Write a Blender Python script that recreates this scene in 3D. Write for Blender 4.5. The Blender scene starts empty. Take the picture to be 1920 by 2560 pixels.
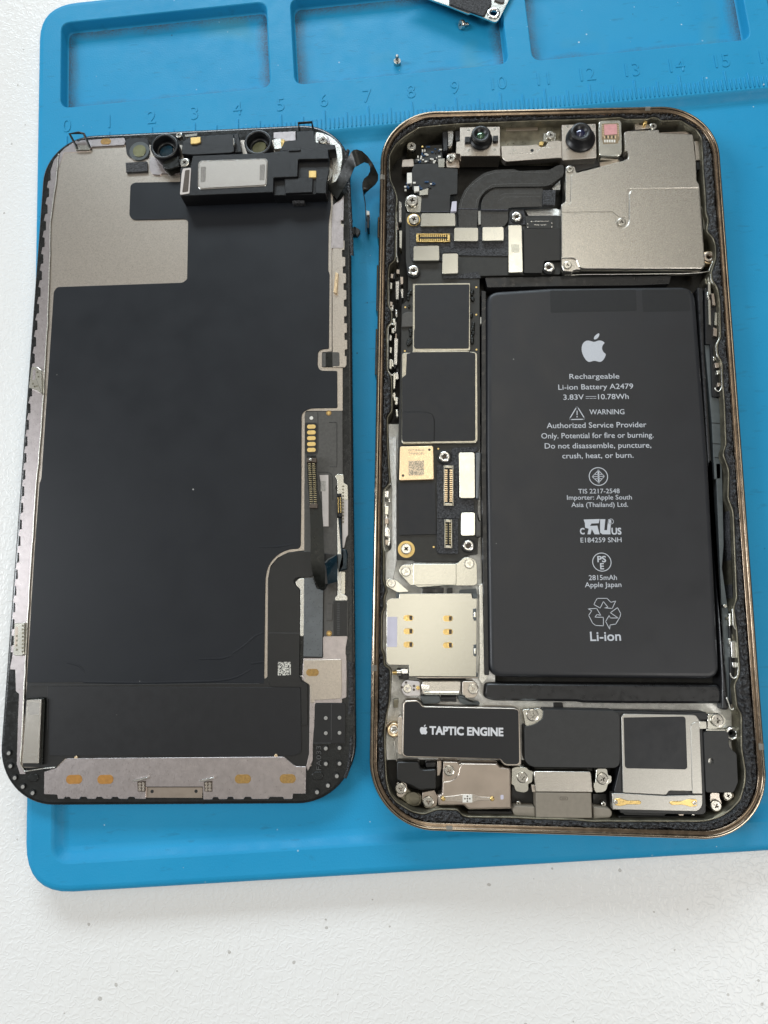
import bpy, bmesh, math, random
from mathutils import Vector, Matrix, noise
random.seed(7)
# ---------------------------------------------------------------- camera (units: 1 unit = 1 cm, shapes are written in mm)
K = 0.1
SC = bpy.context.scene
CAM = Vector((-27.9874, -34.484, 129.1179))
CR = Vector((0.99891, 0.015078, -0.044171)); CU = Vector((-0.007966, 0.987571, 0.156972)); CF = Vector((-0.045989, 0.156449, -0.986615))
FPX = 1599.14
cd = bpy.data.cameras.new('camera'); cam = bpy.data.objects.new('camera', cd); SC.collection.objects.link(cam)
cd.sensor_fit = 'HORIZONTAL'; cd.sensor_width = 36; cd.lens = FPX / 1920 * 36
cd.clip_start = 0.1; cd.clip_end = 2000
cam.matrix_world = Matrix(((CR.x, CU.x, -CF.x, CAM.x * K), (CR.y, CU.y, -CF.y, CAM.y * K), (CR.z, CU.z, -CF.z, CAM.z * K), (0, 0, 0, 1)))
SC.camera = cam
SC.render.resolution_x = 768; SC.render.resolution_y = 1024
# ---------------------------------------------------------------- world and lamps
w = bpy.data.worlds.new('World'); SC.world = w; w.use_nodes = True
bg = w.node_tree.nodes['Background']; bg.inputs[0].default_value = (1.0, 0.975, 0.935, 1); bg.inputs[1].default_value = 0.11
def lamp(name, loc, target, sx, sy, power, col):
    l = bpy.data.lights.new(name, 'AREA'); l.shape = 'RECTANGLE'; l.size = sx; l.size_y = sy; l.energy = power; l.color = col
    o = bpy.data.objects.new(name, l); SC.collection.objects.link(o); o.location = loc
    o.rotation_euler = (Vector(target) - Vector(loc)).to_track_quat('-Z', 'Y').to_euler()
    return o
lamp('window_light', (-40, 240, 130), (-3, 0, 0), 190, 60, 540000, (0.80, 0.92, 1.0))
lamp('ceiling', (0, 40, 230), (0, 40, 0), 330, 300, 90000, (1.0, 0.94, 0.82))
lamp('ceiling_tube', (14, 50, 215), (5, 20, 0), 34, 170, 56000, (1.0, 0.95, 0.83))
lamp('ceiling_panel_near', (130, -100, 190), (-2, 0, 0), 60, 60, 150000, (1.0, 0.97, 0.92))
lamp('ceiling_panel_left', (-240, 10, 170), (-6, 0, 0), 60, 120, 430000, (0.92, 0.965, 1.0))
vs = SC.view_settings; vs.view_transform = 'Standard'; vs.look = 'None'; vs.exposure = 0; vs.gamma = 1; vs.use_curve_mapping = False

# ---------------------------------------------------------------- helpers
VW = dict(A=(0, 0, 1.7281), B=(960, 0, 1.7281), C=(0, 560, 1.7281), D=(0, 1150, 1.7281), E=(0, 1650, 1.7281), F=(960, 1650, 1.7281),
          G=(930, 260, 3.318), H=(1380, 260, 3.318), I=(940, 680, 5.1433), J=(940, 1090, 5.1433), K=(930, 1460, 5.0273), L=(930, 1740, 3.318),
          M=(1400, 1740, 3.1904), N=(280, 300, 2.4397), O=(1180, 660, 2.5922), Q=(1180, 1150, 2.3042), R=(640, 820, 5.1437), S=(620, 1220, 4.4233),
          T=(0, 1700, 3.6867), U=(430, 1680, 3.3857), V=(840, 380, 10.058), X=(0, 1960, 5.184), Y=(1600, 0, 5.184), AA=(1060, 0, 6.9125), P=(0, 0, 1.0))
def un(x, y, z):                      # a point of the photograph carried onto the plane at height z (mm)
    d = CR * ((x - 960) / FPX) + CU * ((1280 - y) / FPX) + CF
    t = (z - CAM.z) / d.z
    p = CAM + d * t
    return (p.x, p.y)
def at(k, x, y, z):
    o = VW[k]
    return un(o[0] + x / o[2], o[1] + y / o[2], z)
def poly(k, s, z):
    out = []
    for tok in s.split():
        a = tok.split(',')
        if ':' in a[0]:
            k, a[0] = a[0].split(':')
        p = at(k, float(a[0]), float(a[1]), z)
        out.append(p + ((float(a[2]),) if len(a) > 2 else ()))
    return out
def area(p):
    return 0.5 * sum(p[i - 1][0] * p[i][1] - p[i][0] * p[i - 1][1] for i in range(len(p)))
def fillet(p, r, n=4):
    out = []
    N = len(p)
    for i in range(N):
        a, b, c = Vector(p[i - 1][:2]), Vector(p[i][:2]), Vector(p[(i + 1) % N][:2])
        rr = p[i][2] if len(p[i]) > 2 else r
        if rr <= 0:
            out.append(tuple(b)); continue
        u, v = a - b, c - b
        d = min(rr, u.length * .48, v.length * .48)
        if d < 1e-4:
            out.append(tuple(b)); continue
        s, e = b + u.normalized() * d, b + v.normalized() * d
        for j in range(n + 1):
            t = j / n
            # quadratic close to a circular arc
            q = s * (1 - t) ** 2 + b * (2 * t * (1 - t)) + e * t * t
            out.append((q.x, q.y))
    return out
def inset(p, d):
    out = []
    N = len(p)
    for i in range(N):
        a, b, c = Vector(p[i - 1]), Vector(p[i]), Vector(p[(i + 1) % N])
        e1, e2 = (b - a), (c - b)
        if e1.length < 1e-6: e1 = e2
        if e2.length < 1e-6: e2 = e1
        if e1.length < 1e-9:
            out.append(tuple(b)); continue
        e1 = e1.normalized(); e2 = e2.normalized()
        n1, n2 = Vector((-e1.y, e1.x)), Vector((-e2.y, e2.x))
        m = n1 + n2
        if m.length < 1e-3: m = n1
        m = m.normalized()
        k = d / max(0.5, m.dot(n1))
        q = b + m * k
        out.append((q.x, q.y))
    return out
class MB:
    def __init__(s):
        s.v = []; s.f = []; s.m = []; s.holed = []; s.flat = set()
    def ring(s, pts, z):
        i = len(s.v)
        s.v += [(x, y, z) for x, y in pts]
        return list(range(i, i + len(pts)))
    def bridge(s, a, b, m=0):
        n = len(a)
        for i in range(n):
            j = (i + 1) % n
            s.f.append((a[i], a[j], b[j], b[i])); s.m.append(m)
    def face(s, r, m=0):
        s.f.append(tuple(r)); s.m.append(m); s.flat.add(tuple(r))
    def prism(s, pts, z1, z0, m=0, bev=.06, r=0, holes=(), bottom=True, mtop=None):
        if r is not None:
            rm = bev * 1.5
            pts = fillet([q[:2] + ((max(q[2], rm),) if len(q) > 2 and q[2] > 0 else q[2:3]) for q in map(tuple, pts)], max(r, rm) if r > 0 else 0)
        else: pts = [q[:2] for q in pts]
        pts = [q for i_, q in enumerate(pts) if math.dist(q, pts[i_ - 1]) > 2e-3]
        if area(pts) < 0: pts = pts[::-1]
        h = z1 - z0
        bev = min(bev, h * .6)
        a = s.ring(pts, z0)
        if bev > 0:
            b = s.ring(pts, z1 - bev); s.bridge(a, b, m)
            c = s.ring(inset(pts, bev * .3), z1 - bev * .3); s.bridge(b, c, m)
            d = s.ring(inset(pts, bev), z1); s.bridge(c, d, m)
        else:
            d = s.ring(pts, z1); s.bridge(a, d, m)
        mt = m if mtop is None else mtop
        if holes:
            hr = []
            for hp in holes:
                if area(hp) < 0: hp = hp[::-1]
                t = s.ring(hp, z1); l = s.ring(hp, z0)
                s.bridge(t, l, m); hr.append(t)
            s.holed.append((d, hr, mt))
        else:
            s.face(d, mt)
        if bottom and not holes: s.face(a[::-1], m)
    def box(s, c, ax, hl, hw, z1, z0, m=0, bev=.03):
        ax = Vector(ax).normalized(); p = Vector((-ax.y, ax.x)); c = Vector(c[:2])
        s.prism([tuple(c - ax * hl - p * hw), tuple(c + ax * hl - p * hw), tuple(c + ax * hl + p * hw), tuple(c - ax * hl + p * hw)], z1, z0, m, bev, 0)
    def cyl(s, c, rad, z1, z0, m=0, bev=.05, n=28, mtop=None):
        s.prism([(c[0] + rad * math.cos(2 * math.pi * i / n), c[1] + rad * math.sin(2 * math.pi * i / n)) for i in range(n)], z1, z0, m, bev, None, mtop=mtop)
    def annulus(s, c, r1, r0, z1, z0, m=0, bev=.05, n=32):
        C = lambda r: [(c[0] + r * math.cos(2 * math.pi * i / n), c[1] + r * math.sin(2 * math.pi * i / n)) for i in range(n)]
        prof = [(r1, z0), (r1, z1 - bev), (r1 - bev, z1), (r0 + bev, z1), (r0, z1 - bev), (r0, z0)]
        rs = [s.ring(C(r), z) for r, z in prof]
        for a, b in zip(rs, rs[1:]): s.bridge(a, b, m)
    def tube(s, path, r, m=0, n=6):
        P = [Vector(p) for p in path]; rings = []
        for i, p in enumerate(P):
            t = (P[min(i + 1, len(P) - 1)] - P[max(i - 1, 0)]).normalized()
            a = t.cross(Vector((0, 0, 1)))
            if a.length < 1e-3: a = Vector((1, 0, 0))
            a.normalize(); b = t.cross(a)
            k = len(s.v)
            for j in range(n):
                q = p + a * (r * math.cos(2 * math.pi * j / n)) + b * (r * math.sin(2 * math.pi * j / n))
                s.v.append(tuple(q))
            rings.append(list(range(k, k + n)))
        for a, b in zip(rings, rings[1:]): s.bridge(a, b, m)
        s.face(rings[0][::-1], m); s.face(rings[-1], m)
    def ribbon(s, A, B, th, m=0):
        # A, B: lists of 3-D points (mm), th thickness
        k = len(s.v); n = len(A)
        for a, b in zip(A, B):
            a = Vector(a); b = Vector(b)
            s.v += [tuple(a), tuple((a + b) / 2), tuple(b)]
        for i in range(n - 1):
            for j in range(2):
                q = k + i * 3 + j
                s.f.append((q, q + 1, q + 4, q + 3)); s.m.append(m)
    def build(s, name, mats, parent=None, smooth=35, solid=0, local=False):
        me = bpy.data.meshes.new(name)
        bm = bmesh.new()
        vs_ = [bm.verts.new((x * K, y * K, z * K)) for x, y, z in s.v]
        for f, mi in zip(s.f, s.m):
            try:
                fc = bm.faces.new([vs_[i] for i in f]); fc.material_index = mi; fc.smooth = bool(smooth) and len(f) == 4 and f not in s.flat
            except ValueError:
                pass
        for outer, hs, mi in s.holed:
            ed = []
            for r in [outer] + hs:
                for i in range(len(r)):
                    a, b = vs_[r[i - 1]], vs_[r[i]]
                    e = bm.edges.get((a, b)) or bm.edges.new((a, b))
                    ed.append(e)
            g = bmesh.ops.triangle_fill(bm, use_beauty=True, edges=ed, normal=(0, 0, 1))
            for e in g['geom']:
                if isinstance(e, bmesh.types.BMFace):
                    e.material_index = mi; e.smooth = False
                    if e.normal.z < 0: e.normal_flip()
        if smooth:
            th = math.radians(smooth)
            for e in bm.edges:
                lf = e.link_faces
                if len(lf) == 2 and (not lf[0].smooth or not lf[1].smooth or e.calc_face_angle(0) > th): e.smooth = False
        bm.to_mesh(me); bm.free()
        if not isinstance(mats, (list, tuple)): mats = [mats]
        for mm in mats: me.materials.append(M[mm])
        o = bpy.data.objects.new(name, me); SC.collection.objects.link(o)
        put(o, parent)
        if solid:
            md = o.modifiers.new('thick', 'SOLIDIFY'); md.thickness = solid * K; md.offset = 0
            es = o.modifiers.new('edge', 'EDGE_SPLIT'); es.split_angle = math.radians(60)
        return o
ROOTINV = {}
def put(o, parent):
    if parent is None: return
    o.parent = parent
    if parent.name in ROOTINV: o.matrix_parent_inverse = ROOTINV[parent.name]
def thing(name, label, cat, loc, group=None, rot=0, world_children=True):
    o = bpy.data.objects.new(name, None); SC.collection.objects.link(o)
    o.location = Vector(loc) * K; o.rotation_euler = (0, 0, rot); o.empty_display_size = .5
    o['label'] = label; o['category'] = cat
    if group: o['group'] = group
    if world_children: ROOTINV[o.name] = (Matrix.Translation(Vector(loc) * K) @ Matrix.Rotation(rot, 4, 'Z')).inverted()
    return o
def plate(name, k, s, z1, z0, mat, parent, r=.25, bev=.06, holes=()):
    mb = MB(); mb.prism(poly(k, s, z1), z1, z0, 0, bev, r, [fillet(poly(hk, hs, z1), hr) for hk, hs, hr in holes])
    return mb.build(name, mat, parent)
def oval(k, x, y, wx, wy, z):
    a = at(k, x - wx / 2, y, z); b = at(k, x + wx / 2, y, z); c = at(k, x, y - wy / 2, z); d = at(k, x, y + wy / 2, z)
    cx, cy = (a[0] + b[0]) / 2, (c[1] + d[1]) / 2
    hx = math.dist(a, b) / 2; hy = math.dist(c, d) / 2
    ang = math.atan2(b[1] - a[1], b[0] - a[0])
    r = min(hx, hy); out = []
    for i in range(20):
        t = 2 * math.pi * i / 20
        x_, y_ = r * math.cos(t), r * math.sin(t)
        if hx >= hy: x_ += math.copysign(hx - r, x_)
        else: y_ += math.copysign(hy - r, y_)
        out.append((cx + x_ * math.cos(ang) - y_ * math.sin(ang), cy + x_ * math.sin(ang) + y_ * math.cos(ang)))
    return out
# ---------------------------------------------------------------- materials
M = {}
def mat(name, col, rough=.5, metal=0, var=.12, vscale=8, bump=0, bscale=60, spec=.5, rvar=.1, coat=0, brushed=None, dist=.02, detail=4, specks=0):
    m = bpy.data.materials.new(name); m.use_nodes = True; nt = m.node_tree; N = nt.nodes; L = nt.links
    b = N['Principled BSDF']
    tc = N.new('ShaderNodeTexCoord')
    src = tc.outputs['Object']
    if brushed:
        mp = N.new('ShaderNodeMapping'); mp.inputs['Scale'].default_value = brushed; L.new(src, mp.inputs[0]); bsrc = mp.outputs[0]
    else: bsrc = src
    n1 = N.new('ShaderNodeTexNoise'); n1.inputs['Scale'].default_value = vscale; n1.inputs['Detail'].default_value = detail; L.new(src, n1.inputs[0])
    mr = N.new('ShaderNodeMapRange'); mr.inputs[1].default_value = .3; mr.inputs[2].default_value = .7; mr.inputs[3].default_value = 1 - var; mr.inputs[4].default_value = 1 + var
    L.new(n1.outputs[0], mr.inputs[0])
    mx = N.new('ShaderNodeVectorMath'); mx.operation = 'SCALE'; mx.inputs[0].default_value = col; L.new(mr.outputs[0], mx.inputs['Scale'])
    if specks:
        v = N.new('ShaderNodeTexVoronoi'); v.inputs['Scale'].default_value = 2.6; L.new(src, v.inputs[0])
        sp = N.new('ShaderNodeSeparateColor'); L.new(v.outputs['Color'], sp.inputs[0])
        ra = N.new('ShaderNodeMapRange'); ra.inputs[1].default_value = .72; ra.inputs[2].default_value = 1; ra.inputs[3].default_value = 0; ra.inputs[4].default_value = .05; L.new(sp.outputs[0], ra.inputs[0])
        lt = N.new('ShaderNodeMath'); lt.operation = 'LESS_THAN'; L.new(v.outputs['Distance'], lt.inputs[0]); L.new(ra.outputs[0], lt.inputs[1])
        mu = N.new('ShaderNodeMath'); mu.operation = 'MULTIPLY'; mu.inputs[1].default_value = .55 * specks; L.new(lt.outputs[0], mu.inputs[0])
        mm = N.new('ShaderNodeMix'); mm.data_type = 'RGBA'; L.new(mu.outputs[0], mm.inputs[0]); L.new(mx.outputs[0], mm.inputs[6]); mm.inputs[7].default_value = (.5, .5, .48, 1)
        L.new(mm.outputs[2], b.inputs['Base Color'])
    else:
        L.new(mx.outputs[0], b.inputs['Base Color'])
    b.inputs['Metallic'].default_value = metal; b.inputs['Specular IOR Level'].default_value = spec
    mr2 = N.new('ShaderNodeMapRange'); mr2.inputs[1].default_value = .3; mr2.inputs[2].default_value = .7
    mr2.inputs[3].default_value = max(.02, rough - rvar); mr2.inputs[4].default_value = min(1, rough + rvar)
    n2 = N.new('ShaderNodeTexNoise'); n2.inputs['Scale'].default_value = vscale * 3.1; n2.inputs['Detail'].default_value = 3; L.new(bsrc, n2.inputs[0])
    L.new(n2.outputs[0], mr2.inputs[0]); L.new(mr2.outputs[0], b.inputs['Roughness'])
    if bump:
        n3 = N.new('ShaderNodeTexNoise'); n3.inputs['Scale'].default_value = bscale; n3.inputs['Detail'].default_value = 3; L.new(bsrc, n3.inputs[0])
        bp = N.new('ShaderNodeBump'); bp.inputs['Strength'].default_value = bump; bp.inputs['Distance'].default_value = dist; L.new(n3.outputs[0], bp.inputs['Height']); L.new(bp.outputs[0], b.inputs['Normal'])
    if coat: b.inputs['Coat Weight'].default_value = coat; b.inputs['Coat Roughness'].default_value = .15
    M[name] = m
    return m
mat('frame_steel', (.40, .335, .26), .14, 1, .15, 5, rvar=.05)
mat('frame_lip', (.17, .13, .095), .20, 1, .25, 5, rvar=.06)
mat('band_grey', (.17, .155, .13), .5)
mat('adhesive', (.016, .016, .018), .30, 0, .5, 25, .6, 50, spec=.5, rvar=.15, dist=.03)
mat('olive_metal', (.20, .185, .14), .36, .8, .35, 5, .2, 40)
mat('floor_dark', (.02, .019, .017), .5, .3, .3, 5)
mat('chassis', (.72, .72, .70), .36, 1, .12, 12, .35, 40, brushed=(1, 6, 1))
mat('battery_black', (.0145, .0155, .0190), .42, 0, .06, .6, .05, 220, spec=.55, rvar=.06, specks=.6)
mat('battery_tape', (.007, .0075, .009), .52, 0, .06, 4, .15, 300, rvar=.04)
mat('black_tail', (.012, .012, .013), .34, 0, .2, 3, .12, 5)
mat('print_white', (.50, .52, .56), .55, 0, .04, 40)
mat('print_bright', (.62, .62, .64), .55, 0, .04, 40)
mat('steel_grain', (.63, .60, .55), .27, 1, .10, 55, .32, 75, rvar=.09, dist=.006)
mat('steel_warm', (.57, .515, .455), .34, 1, .09, 30, .22, 80, rvar=.08, dist=.005)
mat('steel_mauve', (.52, .475, .475), .34, 1, .08, 9, .18, 90, rvar=.07, brushed=(3, 1, 1), dist=.004)
mat('steel_pale', (.60, .59, .535), .25, 1, .03, 2, .05, 60, rvar=.02, dist=.002)
mat('steel_bright', (.76, .75, .68), .25, 1, .03, 2, .05, 60, rvar=.02, dist=.002)
mat('sim_steel', (.52, .51, .455), .27, 1, .04, 30, .08, 60, rvar=.02, dist=.003)
mat('speaker_steel', (.47, .46, .43), .36, 1, .08, 50, .2, 75, rvar=.05, dist=.004)
mat('steel_brown', (.50, .43, .37), .34, 1, .06, 3, .12, 70, rvar=.03, dist=.003)
mat('receiver_steel', (.42, .385, .35), .42, 1, .14, 70, .35, 80, dist=.006)
mat('can_rim', (.52, .49, .41), .36, 1, .1, 12, .1, 50)
mat('steel_edge', (.74, .735, .69), .33, 1, .12, 12, .2, 50)
mat('gold', (.80, .58, .24), .32, 1, .04, 10)
mat('gold_pad', (.80, .57, .22), .42, .6, .06, 20)
mat('copper_gold', (.90, .70, .46), .34, 1, .06, 20, .15, 60, dist=.004)
mat('chrome', (.78, .77, .74), .2, 1, .1, 20, .1, 30)
mat('screw_steel', (.62, .60, .55), .25, 1, .1, 20, .1, 60, dist=.004)
mat('pcb', (.020, .0195, .017), .48, 0, .2, 10, .1, 60)
mat('foam', (.034, .034, .037), .65, 0, .95, 30, 1, 32, dist=.03, rvar=.25, detail=8)
mat('sheet_black', (.0065, .0085, .0125), .43, 0, .05, .5, .05, 160, spec=.37, rvar=.035, specks=1)
mat('chip_black', (.0095, .0105, .0135), .46, 0, .10, 2, .08, 180, rvar=.07, specks=.5)
mat('module_grey', (.026, .026, .026), .55, 0, .08, 8, .2, 150, rvar=.04, dist=.005)
mat('label_black', (.006, .0065, .0085), .42, 0, .04, 2, .05, 100, rvar=.03, specks=1)
mat('flex_black', (.012, .012, .012), .36, 0, .1, 3, .06, 8, spec=.5, rvar=.03)
mat('flex_sheen', (.026, .026, .025), .27, 0, .12, 3, .1, 6, spec=.6, rvar=.04)
mat('trace_pale', (.13, .13, .125), .4)
mat('dot_grey', (.30, .29, .27), .45, 0, .2, 30)
mat('flex_navy', (.028, .028, .042), .36, 0, .15, 5, .1, 14)
mat('flex_gloss', (.005, .006, .0045), .34, 0, .3, 4, .1, 6, spec=.4)
mat('pin_dull', (.42, .36, .23), .4, 1, .1, 20)
mat('plastic_black', (.008, .0085, .010), .36, 0, .1, 5, .08, 200, rvar=.05)
mat('glass_black', (.011, .012, .012), .24, 0, .2, 4, .08, 20, rvar=.08)
mat('lens_black', (.004, .004, .005), .06, 0, 0, 4, coat=1)
mat('lens_green', (.26, .27, .16), .12, .3, .15, 6, coat=.6)
mat('lens_blue', (.01, .045, .075), .1, 0, .3, 10, coat=1)
mat('iris_green', (.05, .11, .06), .10, .6, .8, 90, coat=1)
mat('iris_blue', (.012, .015, .055), .1, .3, .5, 60, coat=1)
mat('pink', (.62, .30, .30), .4, 0, .1, 20)
mat('chip_brown', (.26, .19, .11), .4, .2, .3, 60)
mat('orange', (.42, .20, .045), .42, .2, .12, 18)
mat('ochre', (.34, .20, .06), .42, .2, .25, 30)
mat('tan', (.225, .195, .155), .5, 0, .06, 12, .15, 120, dist=.004)
mat('lavender', (.56, .54, .63), .5, 0, .03, 10)
mat('white_part', (.74, .72, .66), .42, 0, .1, 20)
mat('blue_part', (.02, .06, .14), .3, 0, .3, 40)
mat('tape_grey', (.115, .125, .132), .33, .25, .1, 6, .1, 10)
mat('flex_warm', (.070, .066, .060), .48, 0, .15, 20, .25, 110, dist=.006)
mat('side_flex', (.085, .097, .10), .38, .1, .1, 10)
mat('teal_flex', (.006, .02, .03), .22, 0, .3, 5)
mat('label_pink', (.58, .53, .50), .5, 0, .05, 20)
mat('code_dark', (.30, .26, .22), .5, 0, .5, 60)
mat('dark_hole', (.004, .004, .004), .6)
mat('trace', (.06, .06, .06), .4)
mat('brown_slot', (.085, .065, .05), .4, .2, .15, 20)
mat('dusty_pad', (.22, .20, .18), .5, .6, .5, 60, .3, 90)
def mottled(name, c1, c2, sc, thr):
    m = bpy.data.materials.new(name); m.use_nodes = True; nt = m.node_tree; N = nt.nodes; L = nt.links; b = N['Principled BSDF']
    tc = N.new('ShaderNodeTexCoord'); n = N.new('ShaderNodeTexVoronoi'); n.inputs['Scale'].default_value = sc; n.distance = 'CHEBYCHEV'; n.inputs['Randomness'].default_value = .25; L.new(tc.outputs['Object'], n.inputs[0])
    sp = N.new('ShaderNodeSeparateColor'); L.new(n.outputs['Color'], sp.inputs[0])
    g = N.new('ShaderNodeMath'); g.operation = 'GREATER_THAN'; g.inputs[1].default_value = thr; L.new(sp.outputs[0], g.inputs[0])
    mx = N.new('ShaderNodeMix'); mx.data_type = 'RGBA'; L.new(g.outputs[0], mx.inputs[0]); mx.inputs[6].default_value = (*c1, 1); mx.inputs[7].default_value = (*c2, 1)
    L.new(mx.outputs[2], b.inputs['Base Color']); b.inputs['Roughness'].default_value = .5
    M[name] = m
mottled('mottle_print', (.03, .03, .03), (.60, .58, .52), 62, .45)
mottled('mottle_dull', (.36, .30, .22), (.80, .62, .42), 75, .5)
mottled('mottle_grey', (.33, .31, .29), (.46, .43, .39), 70, .5)
mottled('mottle_gold', (.62, .58, .46), (.82, .78, .62), 70, .5)

def silicone(name, dust):
    m = bpy.data.materials.new(name); m.use_nodes = True; nt = m.node_tree; N = nt.nodes; L = nt.links; b = N['Principled BSDF']
    tc = N.new('ShaderNodeTexCoord'); ob = tc.outputs['Object']
    def nz(s, d=4, v=ob):
        n = N.new('ShaderNodeTexNoise'); n.inputs['Scale'].default_value = s; n.inputs['Detail'].default_value = d; L.new(v, n.inputs[0]); return n.outputs[0]
    def rng(i, a, c, lo, hi):
        r = N.new('ShaderNodeMapRange'); r.inputs[1].default_value = a; r.inputs[2].default_value = c; r.inputs[3].default_value = lo; r.inputs[4].default_value = hi; L.new(i, r.inputs[0]); return r.outputs[0]
    def mth(op, a, c):
        x = N.new('ShaderNodeMath'); x.operation = op
        for i, q in enumerate((a, c)):
            if isinstance(q, (int, float)): x.inputs[i].default_value = q
            else: L.new(q, x.inputs[i])
        return x.outputs[0]
    def mix(f, a, c):
        x = N.new('ShaderNodeMix'); x.data_type = 'RGBA'
        L.new(f, x.inputs[0])
        for i, q in ((6, a), (7, c)):
            if isinstance(q, tuple): x.inputs[i].default_value = (*q, 1)
            else: L.new(q, x.inputs[i])
        return x.outputs[2]
    base = mix(rng(nz(.5, 3), .3, .7, 0, 1), (.013, .275, .525), (.019, .30, .555))
    # faint scuffs
    sm = N.new('ShaderNodeMapping'); sm.inputs['Scale'].default_value = (1.2, 5, 1); sm.inputs['Rotation'].default_value = (0, 0, .9); L.new(ob, sm.inputs[0])
    sc = rng(nz(2.2, 6, sm.outputs[0]), .62, .78, 0, .5)
    base = mix(sc, base, (.02, .16, .28))
    # white dust specks
    v = N.new('ShaderNodeTexVoronoi'); v.inputs['Scale'].default_value = 5; L.new(ob, v.inputs[0])
    sp = N.new('ShaderNodeSeparateColor'); L.new(v.outputs['Color'], sp.inputs[0])
    rad = rng(sp.outputs[0], .74 if dust else .84, 1, 0, .11)
    spk = mth('LESS_THAN', v.outputs['Distance'], rad)
    pale = mth('MULTIPLY', spk, rng(sp.outputs[1], 0, 1, .15, .9))
    base = mix(pale, base, (.62, .74, .80))
    v2 = N.new('ShaderNodeTexVoronoi'); v2.inputs['Scale'].default_value = 3.3; L.new(ob, v2.inputs[0])
    sp2 = N.new('ShaderNodeSeparateColor'); L.new(v2.outputs['Color'], sp2.inputs[0])
    spk2 = mth('LESS_THAN', v2.outputs['Distance'], rng(sp2.outputs[0], .88, 1, 0, .07))
    base = mix(mth('MULTIPLY', spk2, .8), base, (.02, .06, .09))
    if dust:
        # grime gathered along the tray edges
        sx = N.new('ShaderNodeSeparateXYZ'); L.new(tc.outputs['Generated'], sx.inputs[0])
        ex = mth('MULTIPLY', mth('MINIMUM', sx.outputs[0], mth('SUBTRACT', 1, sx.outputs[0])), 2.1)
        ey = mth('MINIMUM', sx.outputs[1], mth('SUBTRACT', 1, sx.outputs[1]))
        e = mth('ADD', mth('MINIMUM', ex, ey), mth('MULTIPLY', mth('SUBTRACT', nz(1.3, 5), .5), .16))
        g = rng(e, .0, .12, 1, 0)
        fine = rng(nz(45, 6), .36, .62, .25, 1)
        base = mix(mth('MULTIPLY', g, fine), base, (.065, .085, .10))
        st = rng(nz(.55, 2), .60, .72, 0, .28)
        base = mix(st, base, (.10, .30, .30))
    L.new(base, b.inputs['Base Color'])
    L.new(rng(nz(3, 5), .3, .7, .42, .58), b.inputs['Roughness'])
    b.inputs['Specular IOR Level'].default_value = .25
    bp = N.new('ShaderNodeBump'); bp.inputs['Strength'].default_value = .18; bp.inputs['Distance'].default_value = .02; L.new(nz(28, 4), bp.inputs['Height']); L.new(bp.outputs[0], b.inputs['Normal'])
    M[name] = m
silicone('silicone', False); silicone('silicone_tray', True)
mat('crack', (.012, .07, .12), .6)
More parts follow.
